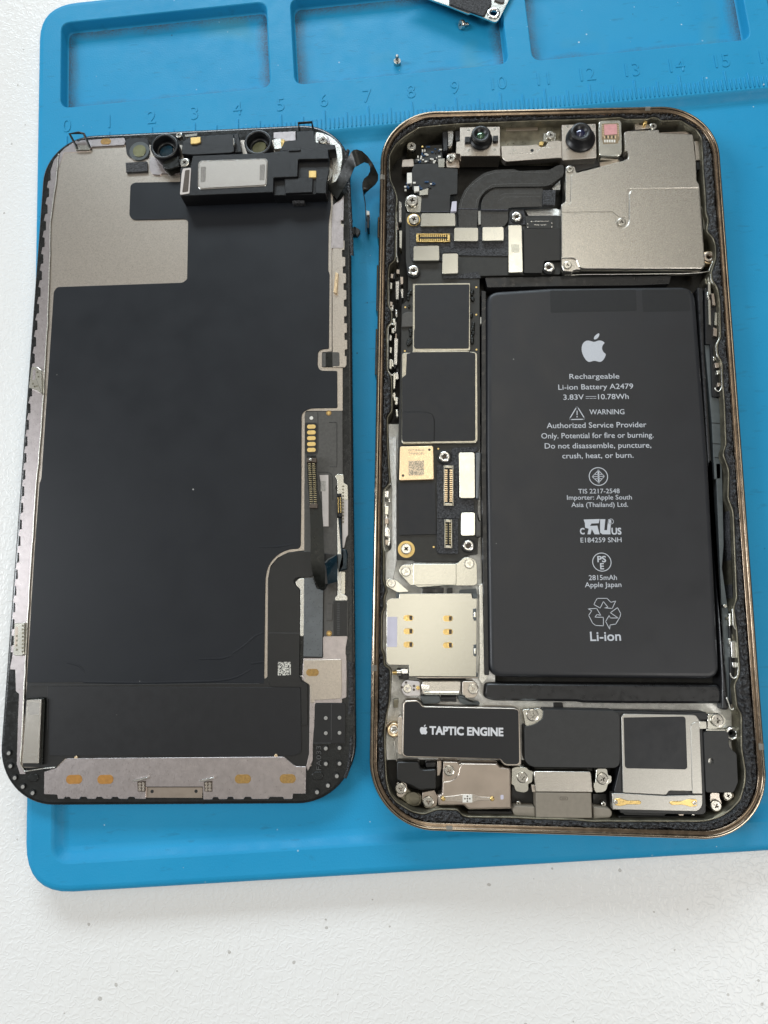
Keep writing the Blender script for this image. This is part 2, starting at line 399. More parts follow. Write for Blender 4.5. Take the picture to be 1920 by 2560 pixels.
def table_mat():
    m = bpy.data.materials.new('table'); m.use_nodes = True; nt = m.node_tree; N = nt.nodes; L = nt.links; b = N['Principled BSDF']
    tc = N.new('ShaderNodeTexCoord'); ob = tc.outputs['Object']
    n = N.new('ShaderNodeTexNoise'); n.inputs['Scale'].default_value = 9; n.inputs['Detail'].default_value = .3; n.inputs['Distortion'].default_value = .7; L.new(ob, n.inputs[0])
    s = N.new('ShaderNodeMath'); s.operation = 'SUBTRACT'; s.inputs[1].default_value = .5; L.new(n.outputs[0], s.inputs[0])
    a = N.new('ShaderNodeMath'); a.operation = 'ABSOLUTE'; L.new(s.outputs[0], a.inputs[0])
    r = N.new('ShaderNodeMapRange'); r.inputs[1].default_value = 0; r.inputs[2].default_value = .16; r.interpolation_type = 'SMOOTHSTEP'; r.inputs[3].default_value = 1; r.inputs[4].default_value = 0; L.new(a.outputs[0], r.inputs[0])
    bp = N.new('ShaderNodeBump'); bp.inputs['Strength'].default_value = .36; bp.inputs['Distance'].default_value = .010; L.new(r.outputs[0], bp.inputs['Height']); L.new(bp.outputs[0], b.inputs['Normal'])
    v = N.new('ShaderNodeTexVoronoi'); v.inputs['Scale'].default_value = 3.2; L.new(ob, v.inputs[0])
    sp = N.new('ShaderNodeSeparateColor'); L.new(v.outputs['Color'], sp.inputs[0])
    nn = N.new('ShaderNodeTexNoise'); nn.inputs['Scale'].default_value = 14; nn.inputs['Detail'].default_value = 4; L.new(ob, nn.inputs[0])
    rr = N.new('ShaderNodeMapRange'); rr.inputs[1].default_value = .5; rr.inputs[2].default_value = 1; rr.inputs[3].default_value = .0; rr.inputs[4].default_value = .14; L.new(sp.outputs[0], rr.inputs[0])
    dd = N.new('ShaderNodeMath'); dd.operation = 'MULTIPLY_ADD'; dd.inputs[1].default_value = .16; dd.inputs[2].default_value = -.08; L.new(nn.outputs[0], dd.inputs[0])
    de = N.new('ShaderNodeMath'); de.operation = 'ADD'; L.new(v.outputs['Distance'], de.inputs[0]); L.new(dd.outputs[0], de.inputs[1])
    lt = N.new('ShaderNodeMath'); lt.operation = 'LESS_THAN'; L.new(de.outputs[0], lt.inputs[0]); L.new(rr.outputs[0], lt.inputs[1])
    md = N.new('ShaderNodeMath'); md.operation = 'MULTIPLY'; md.inputs[1].default_value = .5; L.new(lt.outputs[0], md.inputs[0])
    n4 = N.new('ShaderNodeTexNoise'); n4.inputs['Scale'].default_value = .25; n4.inputs['Detail'].default_value = 3; L.new(ob, n4.inputs[0])
    m0 = N.new('ShaderNodeMix'); m0.data_type = 'RGBA'; m0.inputs[6].default_value = (.80, .79, .765, 1); m0.inputs[7].default_value = (.83, .825, .82, 1); L.new(n4.outputs[0], m0.inputs[0])
    mx = N.new('ShaderNodeMix'); mx.data_type = 'RGBA'; L.new(md.outputs[0], mx.inputs[0]); L.new(m0.outputs[2], mx.inputs[6]); mx.inputs[7].default_value = (.25, .22, .18, 1)
    L.new(mx.outputs[2], b.inputs['Base Color']); b.inputs['Roughness'].default_value = .34; b.inputs['Specular IOR Level'].default_value = .45
    M['table'] = m
table_mat()
# ---------------------------------------------------------------- table
mb = MB(); mb.face(mb.ring([(-700, -600), (700, -600), (700, 700), (-700, 700)], -5.0))
tb = mb.build('table', 'table', None); tb['kind'] = 'structure'
# ---------------------------------------------------------------- silicone mat (local frame: u along the ruler, v across)
RULER = (-108.803, 73.4774); RA = 0.0867
sm = thing('repair_mat', 'blue silicone repair mat with moulded parts trays and a centimetre ruler', 'repair mat', (RULER[0], RULER[1], 0), rot=RA, world_children=False)
def rr(u0, v0, u1, v1, r):
    return fillet([(u0, v0), (u1, v0), (u1, v1), (u0, v1)], r, 8)
def to_uv(k, x, y, z=0):
    p = at(k, x, y, z); dx, dy = p[0] - RULER[0], p[1] - RULER[1]
    c, s = math.cos(RA), math.sin(RA)
    return (dx * c + dy * s, -dx * s + dy * c)
out = rr(-7.33, -162.5, 262, 36.5, 9.5)
mb = MB()
prof = [(.4, -5), (0, -4.6), (0, -1.3), (.12, -.75), (.45, -.3), (1.0, -.06), (1.5, 0)]
rs = [mb.ring(inset(out, d), z) for d, z in prof]
for a, b in zip(rs, rs[1:]): mb.bridge(a, b)
trays = [(-1.75, 7.3, 48.1, 30.7), (53.4, 7.3, 102.9, 30.7), (108.0, 7.3, 157.4, 30.7), (162.2, 7.3, 211.8, 30.7)]
tops = []
floors = []
for t in trays:
    o0 = rr(*t, 2.6)
    l = [(0, 0), (.14, -.06), (.24, -.25), (.40, -2.1), (.52, -2.4), (.75, -2.5)]
    q = [mb.ring(inset(o0, d), z) for d, z in l]
    for a, b in zip(q, q[1:]): mb.bridge(a, b)
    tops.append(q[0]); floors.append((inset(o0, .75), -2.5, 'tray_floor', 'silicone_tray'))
o0 = rr(-2.0, -157.2, 256, -5.05, 4)
l = [(0, 0), (.35, -.1), (.7, -.4), (1.5, -1.15), (2.1, -1.43), (2.8, -1.5)]
q = [mb.ring(inset(o0, d), z) for d, z in l]
for a, b in zip(q, q[1:]): mb.bridge(a, b)
tops.append(q[0]); floors.append((inset(o0, 2.8), -1.5, 'work_area', 'silicone'))
mb.holed.append((rs[-1], tops, 0))
mb.build('mat_body', 'silicone', sm, smooth=60)
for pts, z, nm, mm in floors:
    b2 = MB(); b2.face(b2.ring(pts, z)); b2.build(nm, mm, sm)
# ruler ticks and numbers, moulded proud of the mat
mb = MB()
for i in range(-0, 161):
    u = i * 1.0
    if i % 10 == 0: v1 = 0.0
    elif i % 5 == 0: v1 = -1.0
    else: v1 = -2.15
    if i < 40 and i % 5: continue
    mb.prism([(u - .13, -4.75), (u + .13, -4.75), (u + .13, v1), (u - .12, v1)], .21, -.01, 0, .08, 0, bottom=False)
tk = mb.build('ruler_ticks', 'silicone', sm); tk['kind'] = 'stuff'
TXT = {}
def text_geo(s):
    if s not in TXT:
        c = bpy.data.curves.new('t', 'FONT'); c.body = s; c.resolution_u = 3; c.size = 1
        o = bpy.data.objects.new('t', c); SC.collection.objects.link(o)
        dg = bpy.context.evaluated_depsgraph_get()
        me = bpy.data.meshes.new_from_object(o.evaluated_get(dg))
        vs = [tuple(v.co[:2]) for v in me.vertices]; fs = [tuple(p.vertices) for p in me.polygons]
        bpy.data.objects.remove(o); bpy.data.curves.remove(c); bpy.data.meshes.remove(me)
        TXT[s] = (vs, fs)
    return TXT[s]
CAPH = None
def text_mesh(name, s, A, B, cap, z, mat, parent, bold=0, pitch=None):
    """letters from A to B (baseline ends, mm) with the given cap height"""
    global CAPH
    if CAPH is None: CAPH = max(v[1] for v in text_geo('H')[0])
    vs, fs = text_geo(s)
    x0 = min(v[0] for v in vs); x1 = max(v[0] for v in vs)
    A = Vector(A); B = Vector(B); d = B - A; sx = d.length / (x1 - x0); ax = d.normalized(); ay = Vector((-ax.y, ax.x)); sy = cap / CAPH
    mb = MB()
    offs = [(0, 0)] if not bold else [(0, 0), (bold, 0), (0, bold), (bold, bold)]
    for k, (ox, oy) in enumerate(offs):
        base = len(mb.v)
        for x, y in vs:
            p = A + ax * ((x - x0) * sx + ox - bold / 2) + ay * (y * sy + oy - bold / 2)
            mb.v.append((p.x, p.y, z + k * .0015))
        for f in fs: mb.f.append(tuple(base + i for i in f)); mb.m.append(0)
    o = mb.build(name, mat, parent, smooth=0)
    if name != 'ruler_number': o['kind'] = 'stuff'
    return o
for i in range(17):
    s = str(i); hw = 1.0 if i < 10 else 1.75
    vs, fs = text_geo(s)
    x0 = min(v[0] for v in vs); x1 = max(v[0] for v in vs); wd = (x1 - x0) * 4.4
    o = text_mesh('ruler_number', s, (i * 10 - wd / 2, 1.05), (i * 10 + wd / 2, 1.05), 3.3, .02, 'silicone', sm)
    md = o.modifiers.new('thick', 'SOLIDIFY'); md.thickness = .009; md.offset = 1
    bv = o.modifiers.new('bev', 'BEVEL'); bv.width = .0035; bv.segments = 1
# a split along the lower edge of the work area
mb = MB()
cr = [to_uv('E', x, y, -.6) for x, y in ((395, 856), (500, 850), (600, 845), (660, 840), (760, 833), (850, 824), (950, 819))]
mb.v = []; 
for i, (u, v) in enumerate(cr):
    t = .22 * math.sin(math.pi * i / (len(cr) - 1)) + .03
    mb.v += [(u, v - t / 2, -1.20), (u, v + t / 2, -1.22)]
for i in range(len(cr) - 1): mb.f.append((2 * i, 2 * i + 2, 2 * i + 3, 2 * i + 1)); mb.m.append(0)
mb.build('edge_split', 'crack', sm)
# ================================================================ phone housing
ph = thing('smartphone', 'opened smartphone body with bronze steel frame showing battery and circuit board', 'smartphone', (0, 0, -1.5))
def rrpath(w_, h_, r, n):
    pts = []
    def line(a, b, nrm, k):
        for i in range(k):
            t = i / k; pts.append(((a[0] + (b[0] - a[0]) * t, a[1] + (b[1] - a[1]) * t), nrm))
    def arc(c, a0, k):
        for i in range(k):
            t = a0 + math.pi / 2 * i / k
            pts.append(((c[0] + r * math.cos(t), c[1] + r * math.sin(t)), (-math.cos(t), -math.sin(t))))
    x, y = w_ / 2, h_ / 2; kl = int(n * .33); ks = int(n * .12); ka = int(n * .04)
    line((x, -y + r), (x, y - r), (-1, 0), kl); arc((x - r, y - r), 0, ka * 1)
    line((x - r, y), (-x + r, y), (0, -1), ks); arc((-x + r, y - r), math.pi / 2, ka)
    line((-x, y - r), (-x, -y + r), (1, 0), kl); arc((-x + r, -y + r), math.pi, ka)
    line((-x + r, -y), (x - r, -y), (0, 1), ks); arc((x - r, -y + r), 1.5 * math.pi, ka)
    return pts
PATH = rrpath(71.5, 146.7, 12.0, 1900)
def ringoff(d): return [(p[0] + n[0] * d, p[1] + n[1] * d) for p, n in PATH]
mb = MB()
fp = [(.9, -1.5), (.3, -1.35), (0, -.9), (0, 4.95), (.08, 5.3), (.26, 5.55), (.48, 5.64), (.62, 5.6)]
rs = [mb.ring(ringoff(d), z) for d, z in fp]
for a, b in zip(rs, rs[1:]): mb.bridge(a, b, 0)
lp = [(.62, 5.6), (.72, 5.34), (.95, 5.33), (1.32, 5.30), (1.45, 5.2), (1.5, 4.5)]
rs2 = [mb.ring(ringoff(d), z) for d, z in lp]
for a, b in zip(rs2, rs2[1:]): mb.bridge(a, b, 1)
mb.build('frame', ['frame_steel', 'frame_lip'], ph, smooth=50)
# back glass and floor
mb = MB(); mb.face(mb.ring(ringoff(.9), -1.5)[::-1]); mb.build('back_glass', 'glass_black', ph)
mb = MB(); mb.face(mb.ring(ringoff(1.2), -.5)); mb.build('inner_floor', 'floor_dark', ph)
# antenna bands across the frame
def band(k, x, y, horizontal):
    p = Vector(at(k, x, y, 5.5))
    b, nn = min(((Vector(q), Vector(n)) for q, n in PATH), key=lambda t: (t[0] - p).length)
    t = Vector((-nn.y, nn.x)) * .55
    mb = MB(); prev = None
    for d, z in [(-.012, .0), (-.012, 4.95), (.07, 5.31), (.25, 5.565), (.48, 5.655), (.63, 5.61), (.81, 5.395), (1.05, 5.375)]:
        q = b + nn * d
        k_ = len(mb.v); mb.v += [(*(q - t), z), (*(q + t), z)]
        if prev is not None: mb.f.append((prev, prev + 1, k_ + 1, k_)); mb.m.append(0)
        prev = k_
    mb.build('antenna_band', 'band_grey', ph)
band('V', 1130, 630, 0); band('L', 640, 1105, 1); band('F', 1612, 372, 0); band('B', 1140, 462, 1); band('K', 25, 1055, 0)
for ya, yb in ((548, 602), (668, 782), (826, 942)):
    a = un(942, ya, 3); b = un(942, yb, 3); ya_, yb_ = a[1], b[1]
    mb = MB(); mb.prism(fillet([(-36.15, yb_), (-35.7, yb_), (-35.7, ya_), (-36.15, ya_)], .2), 4.0, 1.2, 0, .25, None)
    mb.build('side_button', 'frame_steel', ph)
# inner contour of the rim
ZC = 4.55
cont = poly('L', "1659,1015 1350,1008 1160,998 790,995 740,975 715,935 540,930 430,975 330,950 200,870 150,800 125,700 115,500 110,300 125,170 150,60 "
  "K:240,1300 K:245,1065 K:165,1030 K:160,880 K:125,820 K:130,360 K:165,300 K:160,170 "
  "J:150,1980 J:130,1930 J:105,1850 J:110,1500 J:95,1400 J:100,700 J:160,640 J:190,600 J:160,130 "
  "I:155,1860 I:215,1790 I:210,1350 I:150,1270 I:150,700 I:210,650 I:215,510 I:165,440 I:165,80 "
  "G:150,1330 G:200,1300 G:205,880 G:215,780 G:190,700 G:160,640 G:150,560 G:150,430 G:200,340 G:280,270 G:390,200 G:700,172 G:1500,140 "
  "H:85,140 H:390,130 H:570,118 H:600,135 H:800,132 H:825,116 H:880,125 H:900,148 H:1070,142 H:1110,175 H:1190,215 H:1235,280 H:1248,560 H:1265,780 H:1268,900 H:1290,960 H:1275,1060 H:1330,1110 H:1350,1180 H:1350,1290 H:1312,1400 "
  "O:1545,60 O:1550,110 O:1585,150 O:1600,250 O:1605,480 O:1582,520 O:1585,590 O:1615,640 O:1620,780 O:1630,900 O:1640,1170 O:1620,1230 "
  "Q:1475,60 Q:1470,220 Q:1500,300 Q:1520,800 Q:1500,850 Q:1520,980 Q:1535,1200 Q:1530,1250 Q:1505,1290 Q:1520,1420 "
  "M:1410,100 M:1440,150 M:1440,420 M:1470,600 M:1465,700 M:1430,820 M:1360,900 M:1280,950 M:1180,985 M:1090,990 M:250,990", ZC)
cont = fillet(cont, .7, 3)
def raydist(p, n):
    best = 9e9
    for i in range(len(cont)):
        a, b = cont[i - 1], cont[i]
        ex, ey = b[0] - a[0], b[1] - a[1]
        den = n[0] * ey - n[1] * ex
        if abs(den) < 1e-9: continue
        t = ((a[0] - p[0]) * ey - (a[1] - p[1]) * ex) / den
        u = ((a[0] - p[0]) * n[1] - (a[1] - p[1]) * n[0]) / den
        if t > .5 and -1e-6 <= u <= 1 + 1e-6 and t < best: best = t
    return best
DIST = [min(7.5, max(1.75, raydist(p, n))) for p, n in PATH]
def ringd(f, z):
    return [(p[0] + n[0] * f(d), p[1] + n[1] * f(d)) for (p, n), d in zip(PATH, DIST)]
mb = MB()
rs = [mb.ring(ringd(f, 0), z) for f, z in ((lambda d: 1.48, 4.4), (lambda d: d - .38, 4.4), (lambda d: d - .30, 4.62), (lambda d: d - .08, 4.66), (lambda d: d, 4.55), (lambda d: d, -.5))]
for a, b in zip(rs, rs[1:]): mb.bridge(a, b)
mb.build('inner_rim', 'olive_metal', ph, smooth=40)
# remains of the display adhesive, lumpy
mb = MB(); NA = 13; rows = []
for i, ((p, n), d) in enumerate(zip(PATH, DIST)):
    d0 = 1.38 + .2 * noise.noise((i * .05, 3, 0)) + .12 * noise.noise((i * .17, 4, 0)); d1 = d - .30 + .12 * noise.noise((i * .07, 9, 0)); r_ = []
    for j in range(NA):
        t = j / (NA - 1); dd = d0 + (d1 - d0) * t; x, y = p[0] + n[0] * dd, p[1] + n[1] * dd
        e = min(1, 4.5 * min(t, 1 - t)) if 0 < j < NA - 1 else 0
        h = 4.82 + e * (.26 + .46 * noise.noise((x * 1.5, y * 1.5, 0)) + .46 * noise.noise((x * 3.2, y * 3.2, 5)) + .22 * noise.noise((x * 8, y * 8, 2)))
        if y > 60: h -= .15
        r_.append((x, y, h if e else 4.38))
    rows.append(r_)
fine = []
for r_ in rows: mb.v += r_
n_ = len(rows)
for i in range(n_):
    for j in range(NA - 1):
        a = i * NA + j; b = ((i + 1) % n_) * NA + j
        mb.f.append((a, b, b + 1, a + 1)); mb.m.append(0)
mb.build('adhesive_residue', 'adhesive', ph, smooth=60)
# silver chassis plate that shows between the modules
plate('chassis_plate', 'P', "955,1060 1238,1060 1238,1745 1832,1738 1838,1900 950,1900", 1.2, -.4, 'chassis', ph, .3)
plate('chassis_rail', 'J', "165,20 262,20 264,600 264,1100 266,1600 215,1860 120,1860 130,1500 190,1460 205,1400 205,700 185,500", 3.0, 0, 'chassis', ph, .2)
plate('chassis_rail', 'K', "1345,0 1450,0 1455,1180 1385,1260 1345,1200 1350,1060", 2.4, 0, 'steel_edge', ph, .2)
plate('battery_wall', 'O', "60,170 92,175 95,1390 Q:100,1240 Q:72,1240 Q:60,600 O:58,1380", 3.0, -.4, 'black_tail', ph, .1, .15)
# ---------------------------------------------------------------- battery
bt = MB(); bp_ = fillet(poly('O', "94,176,2.6 500,150,0 1060,143,0 1448,140,3.2 Q:1366,0,0 Q:1432,1264,2.6 Q:98,1252,2.6 Q:82,0,0", 3.6), 0, 7)
if area(bp_) < 0: bp_ = bp_[::-1]
rs = [bt.ring(inset(bp_, d), z) for d, z in ((.25, -.4), (.05, .8), (0, 1.8), (.05, 2.8), (.18, 3.2), (.4, 3.45), (.7, 3.56), (1.1, 3.6))]
for a, b in zip(rs, rs[1:]): bt.bridge(a, b)
bt.face(rs[-1]); bat = bt.build('battery', 'battery_black', ph, smooth=60)
plate('battery_tape', 'O', "505,172 1062,166 1068,303 510,316", 3.615, 3.5, 'battery_tape', bat, .3, .01)
plate('battery_tape', 'O', "1100,166 1405,164 1415,303 1108,311", 3.615, 3.5, 'battery_tape', bat, .3, .01)
mb = MB(); a0 = poly('Q', "75,1282 1420,1293 1440,1330 1440,1405 900,1403 640,1400 610,1393 120,1388 65,1368", 2.6)
mb.prism(a0, 2.6, -.4, 0, .5, .8); mb.build('battery_tail', 'black_tail', ph, smooth=60)
plate('battery_foam_strip', 'O', "85,88 600,78 1290,78 1280,128 1060,138 500,144 100,152", 3.0, 0, 'black_tail', ph, .2)
ZT = 3.62
def bt_text(k, s, x0, y0, x1, y1, cap, bold=0, z=ZT, m='print_white', parent=None, name='printed_text'):
    A = at(k, x0, y0, z); B = at(k, x1, y1, z); c = math.dist(at(k, x0, y0, z), at(k, x0, y0 - cap, z))
    return text_mesh(name, s, A, B, c, z, m, parent or bat, bold)
bt_text('O', 'Rechargeable', 632, 745, 955, 742, 32, .012)
bt_text('O', 'Li-ion Battery A2479', 560, 815, 1045, 808, 33, .012)
bt_text('O', '3.83V', 593, 880, 725, 878, 33, .012); bt_text('O', '10.78Wh', 818, 877, 1016, 874, 33, .012)
bt_text('O', 'WARNING', 762, 975, 988, 973, 32, .012)
bt_text('O', 'Authorized Service Provider', 485, 1064, 1131, 1057, 34, .012)
bt_text('O', 'Only. Potential for fire or burning.', 450, 1131, 1177, 1124, 34, .012)
bt_text('O', 'Do not disassemble, puncture,', 472, 1196, 1162, 1190, 34, .012)
bt_text('O', 'crush, heat, or burn.', 586, 1260, 1047, 1255, 34, .012)
bt_text('Q', 'TIS 2217-2548', 613, 193, 851, 191, 26, .01)
bt_text('Q', 'Importer: Apple South', 548, 229, 921, 227, 26, .01)
bt_text('Q', 'Asia (Thailand) Ltd.', 573, 271, 899, 269, 26, .01)
bt_text('Q', 'C', 624, 427, 648, 427, 34, .10); bt_text('Q', 'US', 806, 428, 860, 428, 36, .10)
bt_text('Q', 'E184259 SNH', 626, 475, 862, 473, 27, .01)
bt_text('Q', 'PS', 724, 588, 772, 588, 34, .07); bt_text('Q', 'E', 740, 629, 760, 629, 34, .07)
bt_text('Q', '2815mAh', 674, 692, 835, 690, 28, .01); bt_text('Q', 'Apple Japan', 651, 733, 861, 731, 28, .01)
bt_text('Q', 'Li-ion', 683, 1042, 858, 1040, 52, .07); bt_text('Q', 'R', 794, 362, 806, 362, 15, .01)
def flat(name, polys, z, m, parent):
    mb = MB()
    for p in polys: mb.face(mb.ring(p, z))
    return mb.build(name, m, parent, smooth=0)
def stroke(pts, wd, closed=False):
    out = []
    n = len(pts)
    for i in range(n if closed else n - 1):
        a, b = Vector(pts[i][:2]), Vector(pts[(i + 1) % n][:2]); d = (b - a).normalized(); p = Vector((-d.y, d.x)) * wd / 2; a = a - d * wd * .35; b = b + d * wd * .35
        out.append([tuple(a - p), tuple(b - p), tuple(b + p), tuple(a + p)])
    return out
def ringstroke(k, x, y, r, wd, z):
    c = at(k, x, y, z); rm = math.dist(c, at(k, x + r, y, z)); n = 36
    C = lambda q: [(c[0] + q * math.cos(2 * math.pi * i / n), c[1] + q * math.sin(2 * math.pi * i / n)) for i in range(n)]
    a, b = C(rm + wd / 2), C(rm - wd / 2)
    return [[a[i - 1], a[i], b[i], b[i - 1]] for i in range(n)]
def apple(k, x, y, h, z, m, parent, name):
    """apple-shaped mark; x,y = centre of the body, h = body height in view pixels"""
    body = [(0, .30), (.10, .34), (.22, .38), (.36, .36), (.47, .26), (.40, .20), (.335, .08), (.34, -.06), (.40, -.18), (.50, -.25), (.44, -.42), (.34, -.56), (.24, -.62), (.14, -.60), (.04, -.565), (-.06, -.565), (-.16, -.60), (-.26, -.62), (-.36, -.55), (-.47, -.38), (-.545, -.15), (-.55, .06), (-.49, .24), (-.38, .35), (-.25, .38), (-.12, .345)]
    leaf = [(-.005, .42), (.10, .43), (.20, .52), (.245, .64), (.24, .72), (.13, .67), (.04, .58), (0, .5)]
    c = Vector(at(k, x, y, z)); u = math.dist(at(k, x, y, z), at(k, x, y + h, z))
    T = lambda ps: fillet([(c.x + a * u, c.y + (b + .12) * u) for a, b in ps], .5, 2)
    return flat(name, [T(body), T(leaf)], z, m, parent)
apple('O', 793, 565, 141, ZT, 'print_white', bat, 'fruit_emblem')
flat('printed_mark', stroke(poly('O', "738,859 805,858", ZT), .09) + stroke(poly('O', "738,871 757,871", ZT), .09) + stroke(poly('O', "763,871 781,871", ZT), .09) + stroke(poly('O', "787,871 805,870", ZT), .09), ZT, 'print_white', bat)
tri = fillet(poly('O', "681,922 733,1006 629,1008", ZT), .35, 3)
flat('warning_mark', stroke(tri, .19, True) + stroke(poly('O', "681,952 681,978", ZT), .17) + [oval('O', 681, 990, 8, 8, ZT)], ZT, 'print_white', bat)
flat('certification_mark', ringstroke('Q', 728, 95, 53, .16, ZT) + stroke(poly('Q', "728,60 763,94 730,130 692,96", ZT), .13, True) + stroke(poly('Q', "728,60 730,130", ZT), .34) + stroke(poly('Q', "692,96 763,94", ZT), .12) + stroke(poly('Q', "703,84 752,83", ZT), .12) + stroke(poly('Q', "704,108 752,107", ZT), .12), ZT, 'print_white', bat)
ruz = [poly('Q', "643,343 735,340 730,364 688,366 680,380 722,378 735,428 706,428 690,398 683,428 665,428 672,396 652,390 650,362", ZT), poly('Q', "738,341 768,341 762,404 778,404 784,341 801,345 797,412 798,428 752,428 738,418", ZT)]
flat('recognition_mark', ruz + ringstroke('Q', 800, 354, 15, .09, ZT), ZT, 'print_white', bat)
flat('certification_mark', ringstroke('Q', 748, 588, 53, .15, ZT), ZT, 'print_white', bat)
rec = []
for s in ("712,812 722,797 778,797 800,820 828,812 808,855 762,852 783,848 757,815 738,853 702,832",
          "838,850 857,885 852,905 828,945 795,950 793,975 770,930 790,895 797,910 842,910 797,880",
          "757,955 712,953 695,940 672,895 690,868 668,857 718,855 742,895 720,890 708,905 757,906"):
    rec += stroke(poly('Q', s, ZT), .12, True)
flat('recycling_mark', rec, ZT, 'print_white', bat)
# ---------------------------------------------------------------- screws (shared meshes)
def screw_mesh(nm, kind):
    mb = MB(); n = 24
    C = lambda r: [(r * math.cos(2 * math.pi * i / n), r * math.sin(2 * math.pi * i / n)) for i in range(n)]
    rs = [mb.ring(C(r), z) for r, z in ((1, -.8), (1, .05), (.93, .16), (.8, .2))]
    for a, b in zip(rs, rs[1:]): mb.bridge(a, b)
    mb.face(rs[0][::-1])
    arms = 4 if kind == 'cross' else 3; hp = []
    for i in range(arms):
        t = 2 * math.pi * i / arms + .35
        for r, da in ((.17, -math.pi / arms), (.45, -.28), (.45, .28)):
            hp.append((r * math.cos(t + da), r * math.sin(t + da)))
    hp = fillet(hp, .08, 2)
    a = mb.ring(hp, .2); b = mb.ring(inset(hp, .07), -.25); mb.bridge(a, b, 1); mb.face(b, 1)
    mb.holed.append((rs[-1], [a], 0))
    me = mb.build(nm, ['screw_steel', 'brown_slot'], None); d = me.data; bpy.data.objects.remove(me); return d
SCREW = {k: screw_mesh('screw', k) for k in ('cross', 'tri')}
def screw(k, x, y, r, z, parent, kind='cross', sz=1.0, name='screw'):
    c = at(k, x, y, z); rm = math.dist(c, at(k, x + r, y, z))
    o = bpy.data.objects.new(name, SCREW[kind]); SC.collection.objects.link(o); put(o, parent)
    o.location = (c[0] * K, c[1] * K, (z - .1) * K); o.scale = (rm, rm, sz); o.rotation_euler = (0, 0, random.uniform(0, 6))
    return o
def standoff(k, x, y, r, z, parent):
    c = at(k, x, y, z); rm = math.dist(c, at(k, x + r, y, z)); mb = MB()
    mb.annulus(c, rm, rm * .45, z, z - .9, 0, .1); mb.annulus(c, rm * 1.28, rm * .98, z - .45, z - .9, 1, .06, 18); mb.cyl(c, rm * .46, z - .6, z - .9, 2, 0)
    return mb.build('standoff', ['chrome', 'plastic_black', 'brown_slot'], parent)
def connector(k, s, z, n, parent, mats=('gold', 'gold', 'dark_hole'), name='board_connector', h=.55):
    q = [Vector(p[:2]) for p in poly(k, s, z)]
    c = sum(q, Vector((0, 0))) / 4
    e1 = ((q[1] - q[0]) + (q[2] - q[3])) / 2; e2 = ((q[3] - q[0]) + (q[2] - q[1])) / 2
    if e1.length < e2.length: e1, e2 = e2, e1
    hl, hw = e1.length / 2, e2.length / 2; ax = e1.normalized(); py = Vector((-ax.y, ax.x)); mb = MB()
    mb.box(c, ax, hl, hw, z - .30, z - h, 2, .02)
    for sgn in (-1, 1):
        mb.box(c + py * (hw - .08) * sgn, ax, hl, .08, z, z - h, 0, .03)
        mb.box(c + ax * (hl - .28) * sgn, ax, .28, hw - .22, z, z - h, 0, .08)
    mb.box(c, ax, hl - .9, hw * .20, z - .02, z - h, 2, .04)
    st = (2 * hl - 1.5) / n
    for i in range(n):
        for sgn in (-1, 1):
            mb.box(c + ax * (-hl + .75 + st * (i + .5)) + py * (hw * .56) * sgn, ax, st * .30, hw * .34, z - .06, z - h, 1, .03)
    return mb.build(name, list(mats), parent)
def lines(name, k, ss, z, r, m, parent):
    mb = MB()
    for s in ss: mb.tube([(p[0], p[1], z) for p in fillet(poly(k, s, z), 0)], r, 0, 5)
    return mb.build(name, m, parent)
# ---------------------------------------------------------------- logic board
ZB = 3.3
lb = plate('logic_board', 'G', "278,905 405,900 700,900 712,1020 1128,1010 1135,885 1165,868 1260,872 1275,930 1560,925 1562,1412 P:1199,690 J:1340,150 J:1310,190 J:1310,1520 J:1130,1545 J:1080,1615 J:500,1615 J:470,1590 J:270,1590 J:272,600 I:322,900 I:330,420 I:412,360 I:412,80 G:300,1440 G:280,1300", ZB, 2.3, 'pcb', ph, .3)
plate('foam_gasket', 'G', "310,1020 700,1016 1128,1016 1128,1262 718,1255 712,1232 590,1232 580,1312 560,1302 335,1302 315,1250", 3.5, ZB, 'foam', lb, .3)
plate('foam_gasket', 'G', "1140,890 1165,872 1258,876 1272,930 1300,1000 1240,1002 1140,1000", 3.5, ZB, 'foam', lb, .3)
plate('foam_gasket', 'G', "590,1415 720,1412 880,1390 900,1430 905,1445 590,1448", 3.5, ZB, 'foam', lb, .2)
plate('foam_gasket', 'J', "975,150 1310,140 1300,190 1265,205 1060,205 1060,800 1260,830 1262,972 1090,978 1070,1060 1060,1065 785,1060 780,370 870,370 965,300", 3.5, ZB, 'foam', lb, .2)
plate('foam_gasket', 'J', "785,1070 1055,1070 1060,1505 1050,1515 800,1512 780,1480", 3.75, ZB, 'foam', lb, .2)
for v_, s, m_ in (('G', "408,905 690,905 695,1012 402,1015", 'steel_pale'), ('G', "680,1025 882,1025 882,1138 680,1138", 'steel_pale'), ('G', "915,1020 1092,1018 1095,1132 915,1135", 'steel_bright'),
                  ('G', "1130,1005 1242,1003 1252,1395 1132,1400", 'steel_bright'), ('G', "343,1178 558,1173 560,1298 342,1300", 'steel_pale'), ('G', "583,1240 715,1238 715,1405 580,1410", 'steel_pale'),
                  ('J', "1062,210 1270,210 1275,800 1075,800", 'steel_pale'), ('J', "1092,985 1275,980 1275,1280 1095,1285", 'steel_bright')):
    plate('connector_cover', v_, s, 4.25, 3.4, m_, lb, .45, .07)
plate('code_patch', 'G', "1155,1165 1222,1165 1222,1232 1155,1232", 4.258, 4.2, 'mottle_gold', lb, .05, 0)
plate('cable_fold', 'J', "1278,212 1335,205 1350,225 1330,815 1282,810", 4.1, 2.6, 'tape_grey', lb, .3, .25)
plate('cable_fold', 'J', "1278,985 1320,1000 1330,1085 1358,1090 1355,1300 1280,1295", 4.0, 2.6, 'flex_warm', lb, .3, .25)
